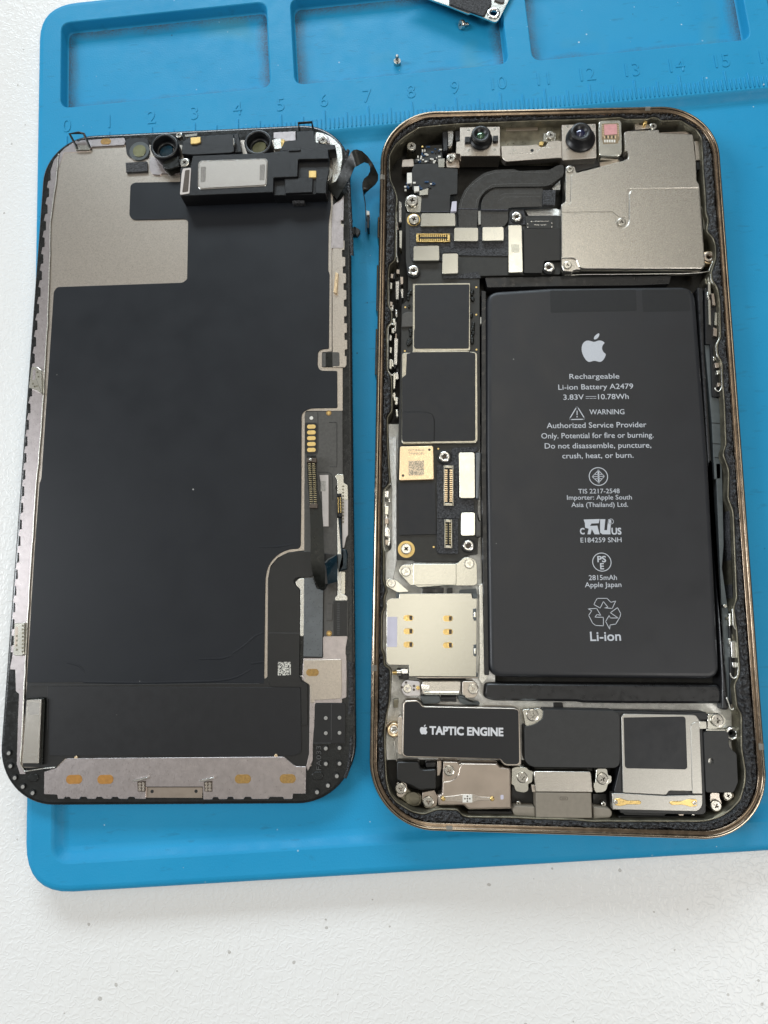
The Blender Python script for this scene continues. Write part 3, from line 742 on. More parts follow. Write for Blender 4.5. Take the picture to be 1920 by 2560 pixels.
connector('G', "368,1075 648,1075 648,1142 368,1142", 4.0, 13, lb)
connector('J', "872,378 994,378 994,897 872,897", 4.0, 16, lb, ('can_rim', 'copper_gold', 'dark_hole'))
connector('J', "882,1073 978,1073 978,1442 882,1442", 4.15, 9, lb, ('can_rim', 'pin_dull', 'dark_hole'))
for v_, x, y, r in (('G', 1203, 930, 42), ('G', 345, 1378, 44), ('G', 1472, 1350, 44), ('J', 882, 263, 72), ('J', 1190, 1408, 72)): standoff(v_, x, y, r, 4.2, lb)
for v_, x, y in (('I', 1290, 195), ('I', 1290, 548), ('I', 1292, 997), ('I', 376, 452), ('I', 371, 1015), ('J', 800, 163), ('J', 1280, 160), ('J', 743, 1427), ('G', 418, 352)):
    mb = MB(); mb.cyl(at(v_, x, y, 3.36), .20, 3.36, 3.2, 0, .02, 14); mb.build('test_pad', 'gold_pad', lb)
mb = MB(); mb.cyl(at('J', 390, 1457, 3.4), 1.68, 3.4, 3.0, 0, .03, 36); mb.build('gold_ring', 'gold_pad', lb); screw('J', 388, 1450, 72, 3.75, lb)
mb = MB(); mb.cyl(at('G', 345, 960, 3.4), 1.42, 3.4, 3.0, 0, .03, 36); mb.build('gold_ring', 'gold_pad', lb); screw('G', 348, 957, 44, 3.9, lb)
# chips and shields on the board
c1 = plate('shield_can', 'I', "472,150 1210,140 1212,1000 1180,1012 472,1028", 3.9, 3.0, 'can_rim', lb, .1, .08)
plate('black_sheet', 'I', "498,172 512,165 1190,158 1200,166 1195,970 1180,981 510,983 488,960 490,740 498,735", 4.02, 3.9, 'chip_black', lb, .2, .03)
c2 = plate('shield_can', 'I', "332,1048 375,1035 462,1033 470,1012 1192,1012 1200,1020 1270,1024 1306,1050 1312,2165 1280,2202 345,2212 328,2185", 3.9, 3.0, 'can_rim', lb, .35, .14)
plate('black_sheet', 'I', "396,1052 470,1030 1195,1025 1268,1042 1278,1060 1278,2150 1265,2170 345,2180 334,2160 334,1360 384,1320", 4.0, 3.85, 'chip_black', lb, .15, .03)
plate('black_sheet', 'I', "336,1802 650,1802 720,1832 746,1900 746,2176 336,2180", 4.12, 3.95, 'chip_black', lb, .6, .04)
lines('seam', 'I', ["336,1798 650,1798 724,1828 752,1900 752,2176"], 4.01, .06, 'dark_hole', lb)
ck = plate('radio_chip', 'J', "305,132 740,124 748,562 297,576", 4.1, 3.1, 'copper_gold', lb, .45, .15)
plate('code_patch', 'J', "418,318 618,316 616,506 418,508", 4.108, 4.05, 'mottle_dull', lb, .03, 0)
bt_text('J', 'G2C84840', 416, 196, 622, 195, 28, .0, 4.11, 'code_dark', lb); bt_text('J', 'T4NP66G8U', 418, 240, 618, 238, 28, 0, 4.11, 'code_dark', lb)
for x, y in ((686, 176), (347, 508)):
    mb = MB(); mb.cyl(at('J', x, y, 4.11), .26, 4.115, 4.0, 0, .0, 16); mb.build('chip_dot', 'brown_slot', lb)
plate('black_sheet', 'J', "285,602 762,596 772,1262 300,1274", 3.62, 3.3, 'chip_black', lb, .1, .03)
plate('side_cable', 'I', "332,540 395,506 490,510 490,704 325,712", 3.7, 3.0, 'flex_warm', lb, .3, .2)
# beads of underfill beside the upper shield
mb = MB()
for i in range(26):
    side = i % 2
    x = (1238 if side else 432) + random.uniform(-18, 18); y = (random.uniform(230, 990) if side else random.uniform(720, 1010) if i > 8 else random.uniform(240, 480))
    c = at('I', x, y, 3.6); r = random.uniform(.35, .6)
    prof = [(1, 0), (.9, .5), (.6, .85), (.2, 1)]
    rs = [mb.ring([(c[0] + r * q * math.cos(2 * math.pi * t / 10) * .8, c[1] + r * q * math.sin(2 * math.pi * t / 10) * 1.3) for t in range(10)], 3.28 + .45 * h) for q, h in prof]
    for a, b in zip(rs, rs[1:]): mb.bridge(a, b)
    mb.face(rs[-1])
uf = mb.build('underfill_beads', 'flex_gloss', lb, smooth=80); uf['kind'] = 'stuff'
plate('grey_pad', 'I', "1340,577 1396,580 1392,668 1338,668", 2.9, 1.5, 'white_part', ph, .1); plate('grey_pad', 'I', "1342,1480 1386,1480 1386,1810 1342,1810", 2.5, 1, 'side_flex', ph, .05)
# ---------------------------------------------------------------- flex cables at the top
f1 = plate('flex_cable', 'G', "718,1028,.1 715,865 730,800 770,710 840,635 930,570 1020,545 1180,540 1220,555 1480,545 1530,510 1592,500 1592,590 1480,672 1420,685 1200,686 1000,690 940,722 895,782 880,862 870,1028,.1", 4.15, 3.95, 'flex_sheen', ph, .8, .05)
lines('cable_trace', 'G', ["738,860 752,795 790,715 860,645 940,592 1020,568 1180,562 1300,568 1480,565", "858,860 872,790 925,720 1000,668 1200,662 1420,660"], 4.15, .04, 'trace_pale', f1)
f2 = plate('flex_cable', 'G', "905,1024,.1 905,872 902,830 930,762 1000,707 1060,697 1420,692 1420,850 1130,860 1130,972 1098,1015", 3.85, 3.65, 'flex_sheen', ph, .6, .05)
lines('cable_trace', 'G', ["1060,760 1110,742 1400,740", "1050,800 1100,772 1400,770"], 3.85, .035, 'trace_pale', f2)
for s in ("716,868 878,872", "902,876 1128,878"):
    mb = MB(); q = poly('G', s, 4.2); mb.tube([(q[0][0], q[0][1], 4.12), (q[1][0], q[1][1], 4.12)], .12, 0, 8); mb.build('cable_crease', 'flex_navy', f1 if s[0] == '7' else f2)
plate('rubber_pad', 'G', "1420,712 1525,712 1520,840 1415,835", 4.4, 3.7, 'foam', ph, .3, .1)
plate('flex_cable', 'G', "1258,1032 1572,1030 1575,1295 1432,1300 1418,1340 1412,1402 1262,1402", 4.05, 3.4, 'flex_black', ph, .25)
fs = plate('solder_strip', 'G', "1272,935 1500,925 1502,1030 1282,1030", 3.9, 3.3, 'pcb', ph, .1)
mb = MB()
for i in range(11): mb.cyl(at('G', 1345 + i * 11.5, 973, 3.95), .09, 3.98, 3.85, 0, .02, 8)
for i in range(9): mb.cyl(at('G', 1348 + i * 11.5, 1003, 3.95), .10, 3.98, 3.85, 0, .02, 8)
for x, y in ((1325, 975), (1292, 995), (1292, 1022), (1492, 990), (1492, 1020)): mb.cyl(at('G', x, y, 3.95), .13, 3.98, 3.85, 0, .02, 8)
so = mb.build('solder_joints', 'chrome', fs); so['kind'] = 'stuff'
plate('chassis_tab', 'G', "1268,872 1530,866 1560,880 1560,925 1295,926", 2.6, 1, 'chassis', ph, .1)
plate('chassis_tab', 'G', "1490,700 1562,628 1562,712 1500,712", 2.6, 1, 'chassis', ph, .1)
f3 = plate('earpiece_flex', 'G', "330,550 350,496 545,490 550,526 610,530 712,535 708,746 650,752 645,888 405,890 410,768 335,705", 3.4, 2.9, 'flex_black', ph, .2)
mb = MB(); q = poly('G', "405,893 645,893", 3.4); mb.tube([(q[0][0], q[0][1], 3.38), (q[1][0], q[1][1], 3.38)], .12, 0, 8); mb.build('cable_crease', 'flex_navy', f3)
plate('white_block', 'G', "664,808 704,805 701,890 652,890", 3.9, 3.2, 'lavender', ph, .1); plate('white_block', 'G', "880,886 905,885 903,1000 882,1000", 3.4, 3, 'white_part', ph, .05)
plate('white_block', 'G', "290,570 331,568 333,655 290,660", 3.7, 2.5, 'white_part', ph, .1)
plate('gold_block', 'G', "392,722 468,695 466,752 395,756", 3.75, 3.2, 'steel_bright', ph, .1)
for i in range(22):
    x = random.uniform(275, 520); y = 690 - (x - 275) * .17 + random.uniform(-35, 35)
    mb = MB(); c = at('G', x, y, 3.6); hw = random.uniform(.1, .2); mb.box(c, (1, 0), hw * 1.7, hw, 3.62, 3.2, random.choice((0, 0, 1, 2)), .03)
    mb.build('small_component', ['blue_part', 'white_part', 'plastic_black'], f3)
plate('white_block', 'G', "348,682 390,680 392,722 350,726", 3.7, 3.2, 'white_part', f3, .1)
sbd = plate('sensor_board', 'G', "440,346 582,336 586,485 352,492 352,458 420,440", 2.2, 1.2, 'pcb', ph, .1)
for i in range(40):
    x = random.uniform(365, 572); y = random.uniform(max(352, 470 - (x - 352) * 1.3), 482)
    mb = MB(); c = at('G', x, y, 2.4); hw = random.uniform(.1, .17); mb.box(c, random.choice(((1, 0), (0, 1))), hw * 1.9, hw, 2.42, 2.1, random.choice((0, 1, 1, 2)), .03)
    mb.build('small_component', ['blue_part', 'white_part', 'plastic_black'], sbd)
plate('metal_tab', 'G', "252,462 343,455 350,518 246,522", 2.8, .5, 'steel_brown', ph, .15); plate('metal_tab', 'G', "547,452 604,450 600,525 549,525", 3.0, .5, 'steel_pale', ph, .15)
plate('side_contact', 'G', "628,226 672,222 676,260 664,345 632,348", 3.8, .5, 'chrome', ph, .15); plate('black_clip', 'G', "585,228 625,226 625,385 592,388", 3.4, .3, 'plastic_black', ph, .1)
plate('black_clip', 'G', "690,225 728,222 728,300 694,306", 3.4, .3, 'plastic_black', ph, .1)
plate('screw_bracket', 'G', "625,410 695,405 722,470 728,528 620,526 612,480", 2.6, .5, 'steel_brown', ph, .3)
screw('G', 655, 448, 36, 3.0, ph, 'tri'); screw('G', 328, 350, 40, 3.0, ph, 'tri')
mb = MB(); mb.cyl(at('G', 328, 375, 2.0), 1.0, 2.4, -.4, 0, .1); mb.build('screw_post', 'olive_metal', ph)
plate('screw_bracket', 'G', "285,765 345,752 412,770 405,898 300,896 272,830", 3.5, 2, 'steel_pale', ph, .4); screw('G', 333, 800, 50, 4.2, ph)
# ---------------------------------------------------------------- front camera group
cb = plate('camera_bracket', 'G', "1062,190 1572,170 1575,458 1062,450", 2.7, .5, 'olive_metal', ph, .2)
cb2 = plate('camera_bracket', 'G', "1070,348 1300,342 1370,332 1400,356 1440,352 1462,312 1545,300 1572,310 1576,450 1540,446 1112,478 1076,442", 3.9, 2.5, 'steel_warm', ph, .25, .1)
for x, y, m_ in ((1178, 388, 'steel_bright'), (1328, 385, 'dark_hole')):
    mb = MB(); mb.cyl(at('G', x, y, 3.91), .36, 3.915, 3.8, 0, 0, 18); mb.build('rivet', m_, cb2)
lines('seam', 'G', ["1120,410 1355,408 1375,390 1395,362 1540,358"], 3.9, .03, 'steel_bright', cb2)
plate('screw_bracket', 'G', "1425,240 1525,236 1522,312 1420,310", 3.5, 2, 'steel_pale', ph, .3); screw('G', 1482, 258, 36, 4.0, ph, 'tri')
mb = MB(); mb.cyl(at('G', 1405, 330, 3.2), .5, 3.4, 2.6, 0, .1, 14); mb.build('gold_post', 'gold', ph)
plate('wall_plate', 'G', "1112,190 1375,178 1375,215 1115,222", 2.9, .5, 'steel_brown', ph, .1)
c1_ = plate('camera_module', 'G', "728,192 1062,186 1066,430 737,432 735,416 695,411 700,312 728,308", 4.5, 1.0, 'steel_warm', ph, .12, .1)
def lens(k, x, y, rb, xt, yt, rt, zb, zt, parent, iris, ri):
    cb_ = at(k, x, y, zb); R = math.dist(cb_, at(k, x + rb, y, zb)); ct = at(k, xt, yt, zt); R2 = math.dist(ct, at(k, xt + rt, yt, zt))
    mb = MB(); n = 40
    prof = [(R, zb - .8), (R, zb + .1), (R * .97, zb + .25), (R * .82, zb + .35), (R * .80, zb + .7), (R2, zb + .8), (R2, zt - .15), (R2 * .95, zt), (R2 * .66, zt), (R2 * .55, zt - .25), (R2 * .42, zt - .45)]
    c = ((cb_[0] + ct[0]) / 2, (cb_[1] + ct[1]) / 2)
    rs = []
    for r, z in prof:
        cc = cb_ if z < zb + .75 else ct
        rs.append(mb.ring([(cc[0] + r * math.cos(2 * math.pi * i / n), cc[1] + r * math.sin(2 * math.pi * i / n)) for i in range(n)], z))
    for a, b in zip(rs, rs[1:]): mb.bridge(a, b)
    o = mb.build('lens_barrel', 'plastic_black', parent)
    mb = MB(); rs = []
    for f, h in ((1, 0), (.8, .10), (.5, .2), (.2, .25)):
        rs.append(mb.ring([(ct[0] + R2 * .44 * f * math.cos(2 * math.pi * i / n), ct[1] + R2 * .44 * f * math.sin(2 * math.pi * i / n)) for i in range(n)], zt - .5 + h))
    for a, b in zip(rs, rs[1:]): mb.bridge(a, b)
    mb.face(rs[-1]); mb.build('lens_glass', iris, parent, smooth=80)
lens('G', 905, 296, 94, 905, 246, 80, 4.7, 6.3, c1_, 'iris_green', .3)
mb = MB(); a = at('G', 792, 296, 4.9); b = at('G', 1025, 288, 4.9); mb.box(a, (1, 0), .55, .7, 5.0, 4.4, 0, .1); mb.build('lens_ear', 'plastic_black', c1_); mb = MB(); mb.box(b, (1, 0), .55, .7, 5.0, 4.4, 0, .1); mb.build('lens_ear', 'plastic_black', c1_)
c2_ = plate('camera_module', 'H', "80,172 365,162 370,446 86,466", 4.5, 1.0, 'steel_warm', ph, .12, .1)
lens('H', 236, 288, 123, 243, 226, 88, 4.7, 6.6, c2_, 'iris_blue', .3)
for k_, pts_, par in (('G', ((802, 215), (1015, 208), (802, 384), (1018, 378)), c1_), ('H', ((128, 186), (342, 184), (130, 378), (346, 372)), c2_)):
    for x, y in pts_:
        mb = MB(); mb.cyl(at(k_, x, y, 4.5), .30, 4.53, 4.4, 0, .03, 14); mb.build('weld_spot', 'steel_pale', par)
pj = plate('projector_module', 'H', "386,155,.6 400,135,.5 562,130,.5 578,150,.6 582,405,.6 562,428 402,428 388,405", 4.6, 1.0, 'steel_bright', ph, .4, .15)
plate('projector_chip', 'H', "414,162 552,158 562,298 552,300 550,326 424,330 420,300 412,296", 4.63, 4.4, 'chip_brown', pj, .2, .02)
plate('projector_window', 'H', "432,170 538,166 542,250 434,258", 4.68, 4.5, 'pink', pj, .2, .02)
for i in range(5): plate('bond_pad', 'H', f"{432+i*20},296 {446+i*20},296 {446+i*20},318 {432+i*20},318", 4.66, 4.5, 'white_part', pj, 0, .01)
for i in range(6):
    for s_ in (0, 1):
        x = 416 + s_ * 128 + i * .8; y = 176 + i * 17
        plate('bond_pad', 'H', f"{x},{y} {x+10},{y} {x+10},{y+7} {x},{y+7}", 4.66, 4.5, 'copper_gold', pj, 0, .01)
for i in range(7): plate('bond_pad', 'H', f"{432+i*15},262 {440+i*15},262 {440+i*15},285 {432+i*15},285", 4.65, 4.5, 'dark_hole' if i % 2 else 'copper_gold', pj, 0, .01)
plate('black_clip', 'H', "110,480 470,450 600,440 600,470 360,520 130,580 105,560", 2.8, .5, 'flex_black', ph, .3); plate('metal_tab', 'H', "395,482 560,462 560,480 400,520", 3.1, 2, 'steel_brown', ph, .05)
plate('corner_contact', 'H', "686,165 720,158 725,172 800,168 812,200 690,212", 3.6, 1, 'steel_warm', ph, .1); mb = MB(); mb.cyl(at('H', 776, 155, 4.2), .4, 4.3, 3.5, 0, .1, 12); mb.build('gold_post', 'gold', ph)
# ---------------------------------------------------------------- rear camera cover
cc = plate('camera_cover', 'H', "112,560 115,525 150,508 190,520 202,570 590,470 630,450 630,392 604,385 597,236 622,222 890,212 892,238 1170,250 1196,480 1202,640 1222,664 1226,700 1272,1340 1246,1368 250,1368 236,1360 236,1376 190,1372 170,1390 100,1388 78,1340 76,832 110,812", 4.75, 2.0, 'steel_grain', ph, .3, .12)
plate('raised_panel', 'H', "76,906 500,899 528,930 533,990 556,1022 592,1028 626,1004 638,962 638,742 656,712 1222,703 1270,1338 1246,1366 262,1366 225,1355 200,1290 165,1278 78,1282", 5.0, 4.7, 'steel_grain', cc, .35, .22)
plate('raised_panel', 'H', "158,592 172,575 205,572 592,472 632,452 632,395 606,385 600,238 624,224 888,214 890,240 1168,252 1194,480 1200,640 1220,664 1224,696 652,704 632,715 622,740 620,940 600,940 560,940 530,918 505,893 78,898 78,836 140,832 152,815", 4.88, 4.7, 'steel_grain', cc, .25, .12)
for x, y, r, z in ((150, 540, 32, 4.95), (578, 978, 38, 5.0), (130, 1335, 34, 5.0)): screw('H', x, y, r, z, cc, 'tri', .8)
screw('H', 840, 185, 32, 4.2, ph); plate('metal_tab', 'H', "892,236 1110,226 1150,248 900,252", 3.6, 2, 'steel_brown', ph, .1)
plate('metal_tab', 'H', "1182,306 1234,306 1238,465 1194,466", 3.6, 1, 'steel_warm', ph, .1); plate('metal_tab', 'H', "1240,850 1256,850 1272,1050 1262,1060", 3.4, 1, 'steel_pale', ph, .02)
plate('black_clip', 'H', "1196,480 1232,478 1240,540 1206,545", 3.4, .5, 'plastic_black', ph, .1); plate('metal_tab', 'H', "104,1392 158,1392 158,1420 104,1420", 3.4, 1, 'steel_pale', ph, .05)
mb = MB(); c = at('H', 1290, 1285, 2.4); mb.annulus(c, 1.5, .9, 3.0, 1.5, 0, .15); mb.annulus(c, 1.15, .5, 3.3, 1.5, 1, .1); mb.build('side_screw', ['copper_gold', 'steel_brown'], ph)
lines('wire_edge', 'H', ["1340,1180 1350,1260 1300,1390 1220,1400 1100,1408 250,1415 160,1420"], 3.6, .10, 'steel_edge', ph)
# ---------------------------------------------------------------- side clips along the rails
def clip(k, s, z, blocks, r=.14):
    mb = MB(); q = fillet(poly(k, s, z), .5, 3)
    mb.tube([(p[0], p[1], z) for p in q], r, 0, 6); o = mb.build('side_clip', 'steel_edge', ph)
    for b in blocks:
        plate('clip_contact', k, b, z - .4, z - 2.5, random.choice(('chrome', 'steel_brown', 'steel_bright')), o, .1)
    return o
clip('I', "215,510 165,440 162,60", 4.4, ["185,130 210,140 205,220 180,215", "250,120 300,115 290,350 255,350", "180,380 215,385 212,440 182,440", "310,60 350,60 350,150 318,160", "315,220 352,215 350,330 330,330", "190,20 225,25 220,80 188,80"])
clip('I', "215,650 155,700 150,1270 212,1345", 4.4, ["232,760 250,640 262,640 258,760", "235,850 285,855 270,1195 232,1190", "175,800 205,820 200,880 172,880", "178,960 205,970 200,1040 175,1040", "172,1120 202,1120 200,1250 170,1240", "222,1300 258,1300 245,1500 222,1500"])
clip('J', "190,600 105,690 98,1400 115,1500", 4.4, ["115,700 165,710 165,790 115,790", "115,900 165,905 160,1010 112,1010", "112,1060 165,1060 160,1130 112,1130", "112,1180 165,1180 160,1290 112,1290", "118,1330 165,1340 150,1400 118,1400"])
clip('G', "205,880 203,1290", 4.4, ["222,800 245,820 245,980 222,980", "225,1050 250,1050 248,1200 228,1190"])
clip('O', "1545,60 1550,112 1588,152 1602,250 1605,480 1580,522 1586,592 1616,640 1620,800 1600,830 1575,815", 4.4, ["1528,85 1545,85 1548,200 1530,190", "1552,190 1568,190 1580,270 1562,265", "1575,310 1590,320 1590,400 1572,390", "1565,410 1590,420 1588,470 1565,465", "1530,225 1545,230 1550,400 1535,390", "1572,640 1600,640 1605,670 1580,672", "1585,690 1612,688 1612,710 1590,715", "1590,770 1615,768 1615,790 1595,795"])
clip('Q', "1500,850 1505,960 1528,985 1535,1200 1530,1245 1505,1262 1488,1240", 4.4, ["1480,885 1500,880 1500,950 1482,960", "1492,1045 1522,1045 1526,1140 1496,1140", "1500,1165 1530,1165 1530,1195 1502,1195"])
clip('M', "1322,0 1345,60 1360,110 1390,105", 3.6, ["1365,20 1385,20 1385,90 1368,90"])
# loose-looking contacts packed into the side channels
for x0, y0, x1, y1, n in ((988, 560, 990, 700, 9), (985, 760, 988, 960, 16), (984, 980, 986, 1040, 6), (966, 1230, 968, 1380, 9), (1772, 700, 1792, 960, 16), (1818, 1500, 1842, 1700, 10), (962, 1790, 958, 1880, 5)):
    for i in range(n):
        t = (i + random.uniform(.1, .9)) / n; z = random.uniform(2.4, 3.9)
        c = un(x0 + (x1 - x0) * t + random.uniform(-7, 7), y0 + (y1 - y0) * t, z); mb = MB()
        mb.box(c, (random.uniform(-.15, .15), 1), random.uniform(.25, .9), random.uniform(.14, .34), z, z - 1.5, 0, .08)
        mb.build('channel_contact', random.choice(('chrome', 'steel_brown', 'steel_bright', 'plastic_black', 'steel_edge', 'olive_metal')), ph)
# dark rail and grey flex right of the battery
plate('side_rail', 'O', "1458,150 1500,150 1510,600 1562,1400 Q:1480,1440 Q:1440,1440 Q:1440,1270 Q:1372,10 O:1536,1395", 3.2, -.3, 'black_tail', ph, .2, .3)
sf = plate('side_flex', 'O', "1508,520 1545,520 1560,860 1625,880 1632,1150 1608,1220 1612,1390 1572,1395 1555,1020", 2.8, 0, 'side_flex', ph, .15)
plate('side_flex', 'Q', "1405,20 1440,20 1450,490 1440,620 1480,900 1490,1400 1462,1440", 2.8, 0, 'side_flex', ph, .15)
for s in ("1555,1027 1622,1032 1622,1038 1555,1033", "1560,1160 1632,1166 1632,1172 1560,1166", "1572,1250 1610,1256 1610,1262 1572,1256"): plate('flex_line', 'O', s, 2.82, 2.6, 'dark_hole', sf, 0, 0)
plate('channel_shade_plate', 'O', "1508,160 1545,150 1588,300 1595,480 1570,520 1575,600 1605,650 1612,860 1560,860 1545,520 1515,520", 3.3, 0, 'plastic_black', ph, .2)  # black plate added to darken the right channel, standing in for its shade
plate('channel_shade_plate', 'Q', "1482,870 1505,960 1525,1010 1528,1230 1500,1280 1512,1400 1490,1410 1485,1100", 3.3, 0, 'plastic_black', ph, .2)  # lower stretch of the same added shade plate
plate('side_foam', 'Q', "1482,225 1500,260 1530,430 1528,760 1505,852 1500,600 1478,440", 3.6, 0, 'foam', ph, .2)
# ---------------------------------------------------------------- lower brackets and SIM reader
br = plate('board_bracket', 'J', "300,1690 345,1655 462,1650 475,1638 1040,1640 1130,1562,.6 1200,1556,.8 1275,1590,.8 1300,1650 1305,1900 1268,1926 1030,1926 910,1922 540,1946 500,1922 440,1920 298,1760", 4.0, 2.5, 'sim_steel', ph, .3, .08)
plate('raised_panel', 'J', "475,1642 1034,1642 1034,1918 475,1918", 4.2, 3.9, 'sim_steel', br, .1, .1)
screw('J', 385, 1745, 64, 4.1, br, 'tri', .6); screw('J', 1200, 1642, 66, 4.1, br, 'tri', .6)
plate('corner_bracket', 'J', "130,1850 165,1830 262,1852 430,2002 280,2012 130,1930", 3.6, 2, 'steel_pale', ph, .3); screw('J', 200, 1895, 55, 3.75, ph, 'tri', .6)
plate('black_block', 'J', "595,1950 870,1950 870,2018 595,2018", 2.6, 1, 'black_tail', ph, .05); plate('black_block', 'J', "1080,1975 1290,1960 1300,2040 1230,2060 1080,2040", 2.6, 1, 'side_flex', ph, .2); plate('black_block', 'J', "915,1955 985,1950 985,2018 915,2018", 2.6, 1, 'flex_black', ph, .05)
holes = [('K', '%d,%d' % (x, y), 0) for x, y in ((458, 427), (458, 594), (458, 762), (955, 433), (955, 601), (955, 769))]
ZS = 4.3
mb = MB(); hp = [oval('K', x, y, 126, 76, ZS) for x, y in ((458, 427), (458, 594), (458, 762), (955, 433), (955, 601), (955, 769))]
mb.prism(poly('K', "345,122 1250,118 1262,180 1320,186 1310,1166 465,1160 462,1020 205,1016,.6 180,975 185,215 225,180,.6 340,180", ZS), ZS, 3.6, 0, .06, .12, hp)
mb.prism(poly('K', "195,200 1312,190 1305,1150 480,1150 475,1005 200,1000", 3.55), 3.55, 1.2, 0, 0, 0)
sim = mb.build('sim_reader', 'sim_steel', ph)
for x, y in ((458, 427), (458, 594), (458, 762), (955, 433), (955, 601), (955, 769)):
    p0 = oval('K', x, y, 132, 82, 3.75); mb = MB(); mb.prism(p0, 3.75, 3.5, 0, 0, None)
    a = at('K', x + 26, y, 3.95); mb.box(a, (1, 0), .34, .42, 4.0, 3.6, 1, .02); a = at('K', x + 2, y, 3.95); mb.box(a, (1, 0), .16, .42, 4.02, 3.6, 0, .02)
    mb.build('contact', ['gold', 'brown_slot'], sim)
plate('lavender_sticker', 'K', "190,412 319,412 315,791 186,791", ZS + .03, ZS - .1, 'lavender', sim, .2, .01)
for s, t in (("1268,310 1312,306 1312,460 1280,462 1268,420", "1280,352 1306,352 1306,420 1282,420"), ("1275,762 1314,758 1312,912 1280,908 1272,880", "1282,808 1308,808 1306,880 1284,880")):
    q = plate('latch', 'K', s, 4.36, 3.6, 'side_flex', sim, .1); plate('latch_tongue', 'K', t, 4.42, 3.6, 'steel_bright', sim, .05)
plate('latch', 'K', "1258,120 1330,125 1330,175 1265,178", 4.0, 2.5, 'side_flex', ph, .1); plate('latch', 'K', "1268,1125 1330,1115 1335,1165 1268,1168", 4.0, 2.5, 'side_flex', ph, .1); plate('latch', 'K', "300,110 342,108 342,178 305,178", 3.8, 2.5, 'side_flex', ph, .05)
mb = MB()
a = at('K', 255, 1115, 3.4); b = at('K', 330, 1112, 3.4); mb.tube([(*a, 3.0), (*b, 3.0)], .45, 0, 10)
a = at('K', 315, 1112, 3.4); b = at('K', 366, 1110, 3.4); mb.tube([(*a, 3.0), (*b, 3.0)], .8, 1, 6); mb.build('eject_pin', ['gold', 'chrome'], ph)
plate('eject_block', 'K', "366,1062 456,1060 458,1132 368,1134", 3.8, 1.5, 'chrome', ph, .1, .15); plate('black_block', 'K', "330,1140 460,1138 460,1200 340,1200", 2.6, 1, 'black_tail', ph, .1)
lb2 = plate('lower_bracket', 'K', "372,1260,1 420,1212,.6 600,1226 606,1402 425,1412,.6 372,1345,1", 4.0, 2.0, 'label_pink', ph, .3, .1)
lb3 = plate('lower_bracket', 'K', "628,1216 1110,1214 1112,1345 1090,1392 640,1392 622,1360", 3.6, 2.0, 'steel_grain', ph, .15, .2)
plate('lower_bracket', 'K', "1135,1222 1295,1220,.5 1347,1300,.8 1322,1402 1288,1434 1172,1432 1165,1400 1135,1390", 4.0, 2.0, 'steel_warm', ph, .3, .1)
screw('K', 445, 1315, 58, 4.05, ph, 'tri', .6); screw('K', 1270, 1320, 66, 4.1, ph, 'tri', .6)
for x, y in ((428, 1238), (375, 1298), (528, 1282), (526, 1328)):
    mb = MB(); mb.cyl(at('K', x, y, 4.0), .24, 4.01, 3.9, 0, 0, 14); mb.build('bracket_dot', 'brown_slot', lb2)
plate('contact_wedge', 'K', "620,1262 728,1275 722,1330 620,1322", 4.0, 3.4, 'chrome', lb3, .05); mb = MB(); mb.cyl(at('K', 578, 1305, 4.2), .38, 4.3, 3.8, 0, .1, 12); mb.build('gold_post', 'gold', lb2)
mb = MB(); a = at('K', 660, 1370, 3.6); b = at('K', 1092, 1370, 3.6); mb.tube([(*a, 3.4), (*b, 3.4)], .42, 0, 10); mb.build('bracket_rod', 'steel_pale', lb3)
plate('bracket_rail', 'K', "560,1164 1335,1170 1330,1186 570,1184", 3.5, 1.5, 'steel_warm', ph, .05); plate('black_block', 'K', "560,1186 1180,1190 1180,1214 620,1214", 2.4, 1, 'dark_hole', ph, .05)
plate('tape_scrap', 'K', "605,1402 855,1402 872,1470 840,1500 640,1512 618,1470", 3.0, 1.5, 'side_flex', ph, .3, .2); plate('tape_scrap', 'K', "1065,1400 1140,1402 1240,1470 1350,1480 1358,1522 1180,1520 1100,1490", 2.8, 1.5, 'side_flex', ph, .3, .2)
mb = MB(); a = at('K', 868, 1440, 2.8); b = at('K', 1062, 1440, 2.8); mb.tube([(*a, 2.4), (*b, 2.4)], .62, 0, 12); mb.build('black_roll', 'black_tail', ph)
# ---------------------------------------------------------------- haptic engine
hx = plate('haptic_engine', 'L', "256,60,.8 275,38,.8 372,33,.5 402,52 425,84 1190,99,.5 1226,114,.6 1241,568,.6 1222,581,.5 1112,581 1082,562 1062,526 275,511,.8 245,488,.6", 4.6, .8, 'steel_warm', ph, .6, .15)
plate('haptic_label', 'L', "268,68 282,50 374,45 396,60 416,92 1186,108 1216,122 1222,550 1205,566 1115,566 1092,554 1068,520 282,499 260,482", 4.64, 4.5, 'label_black', hx, .5, .02)
bt_text('L', 'TAPTIC ENGINE', 480, 317, 1087, 331, 64, .14, 4.66, 'print_bright', hx)
apple('L', 430, 288, 62, 4.66, 'print_bright', hx, 'fruit_emblem')
plate('haptic_foot', 'L', "214,172 250,168 248,492 214,480", 3.6, .5, 'steel_warm', ph, .3)
for x, y in ((182, 280),):
    c = at('L', x, y, 3.0); mb = MB(); mb.annulus(c, 1.35, .8, 3.4, 1, 0, .15); mb.annulus(c, 1.0, .3, 3.0, 1, 1, .1); mb.build('side_screw', ['copper_gold', 'chrome'], ph)
plate('wire_spring', 'L', "178,370 186,372 206,540 200,545 190,470", 3.6, 2, 'steel_edge', ph, .05); plate('black_block', 'L', "180,30 220,25 215,95 178,98", 3.2, .5, 'olive_metal', ph, .1)
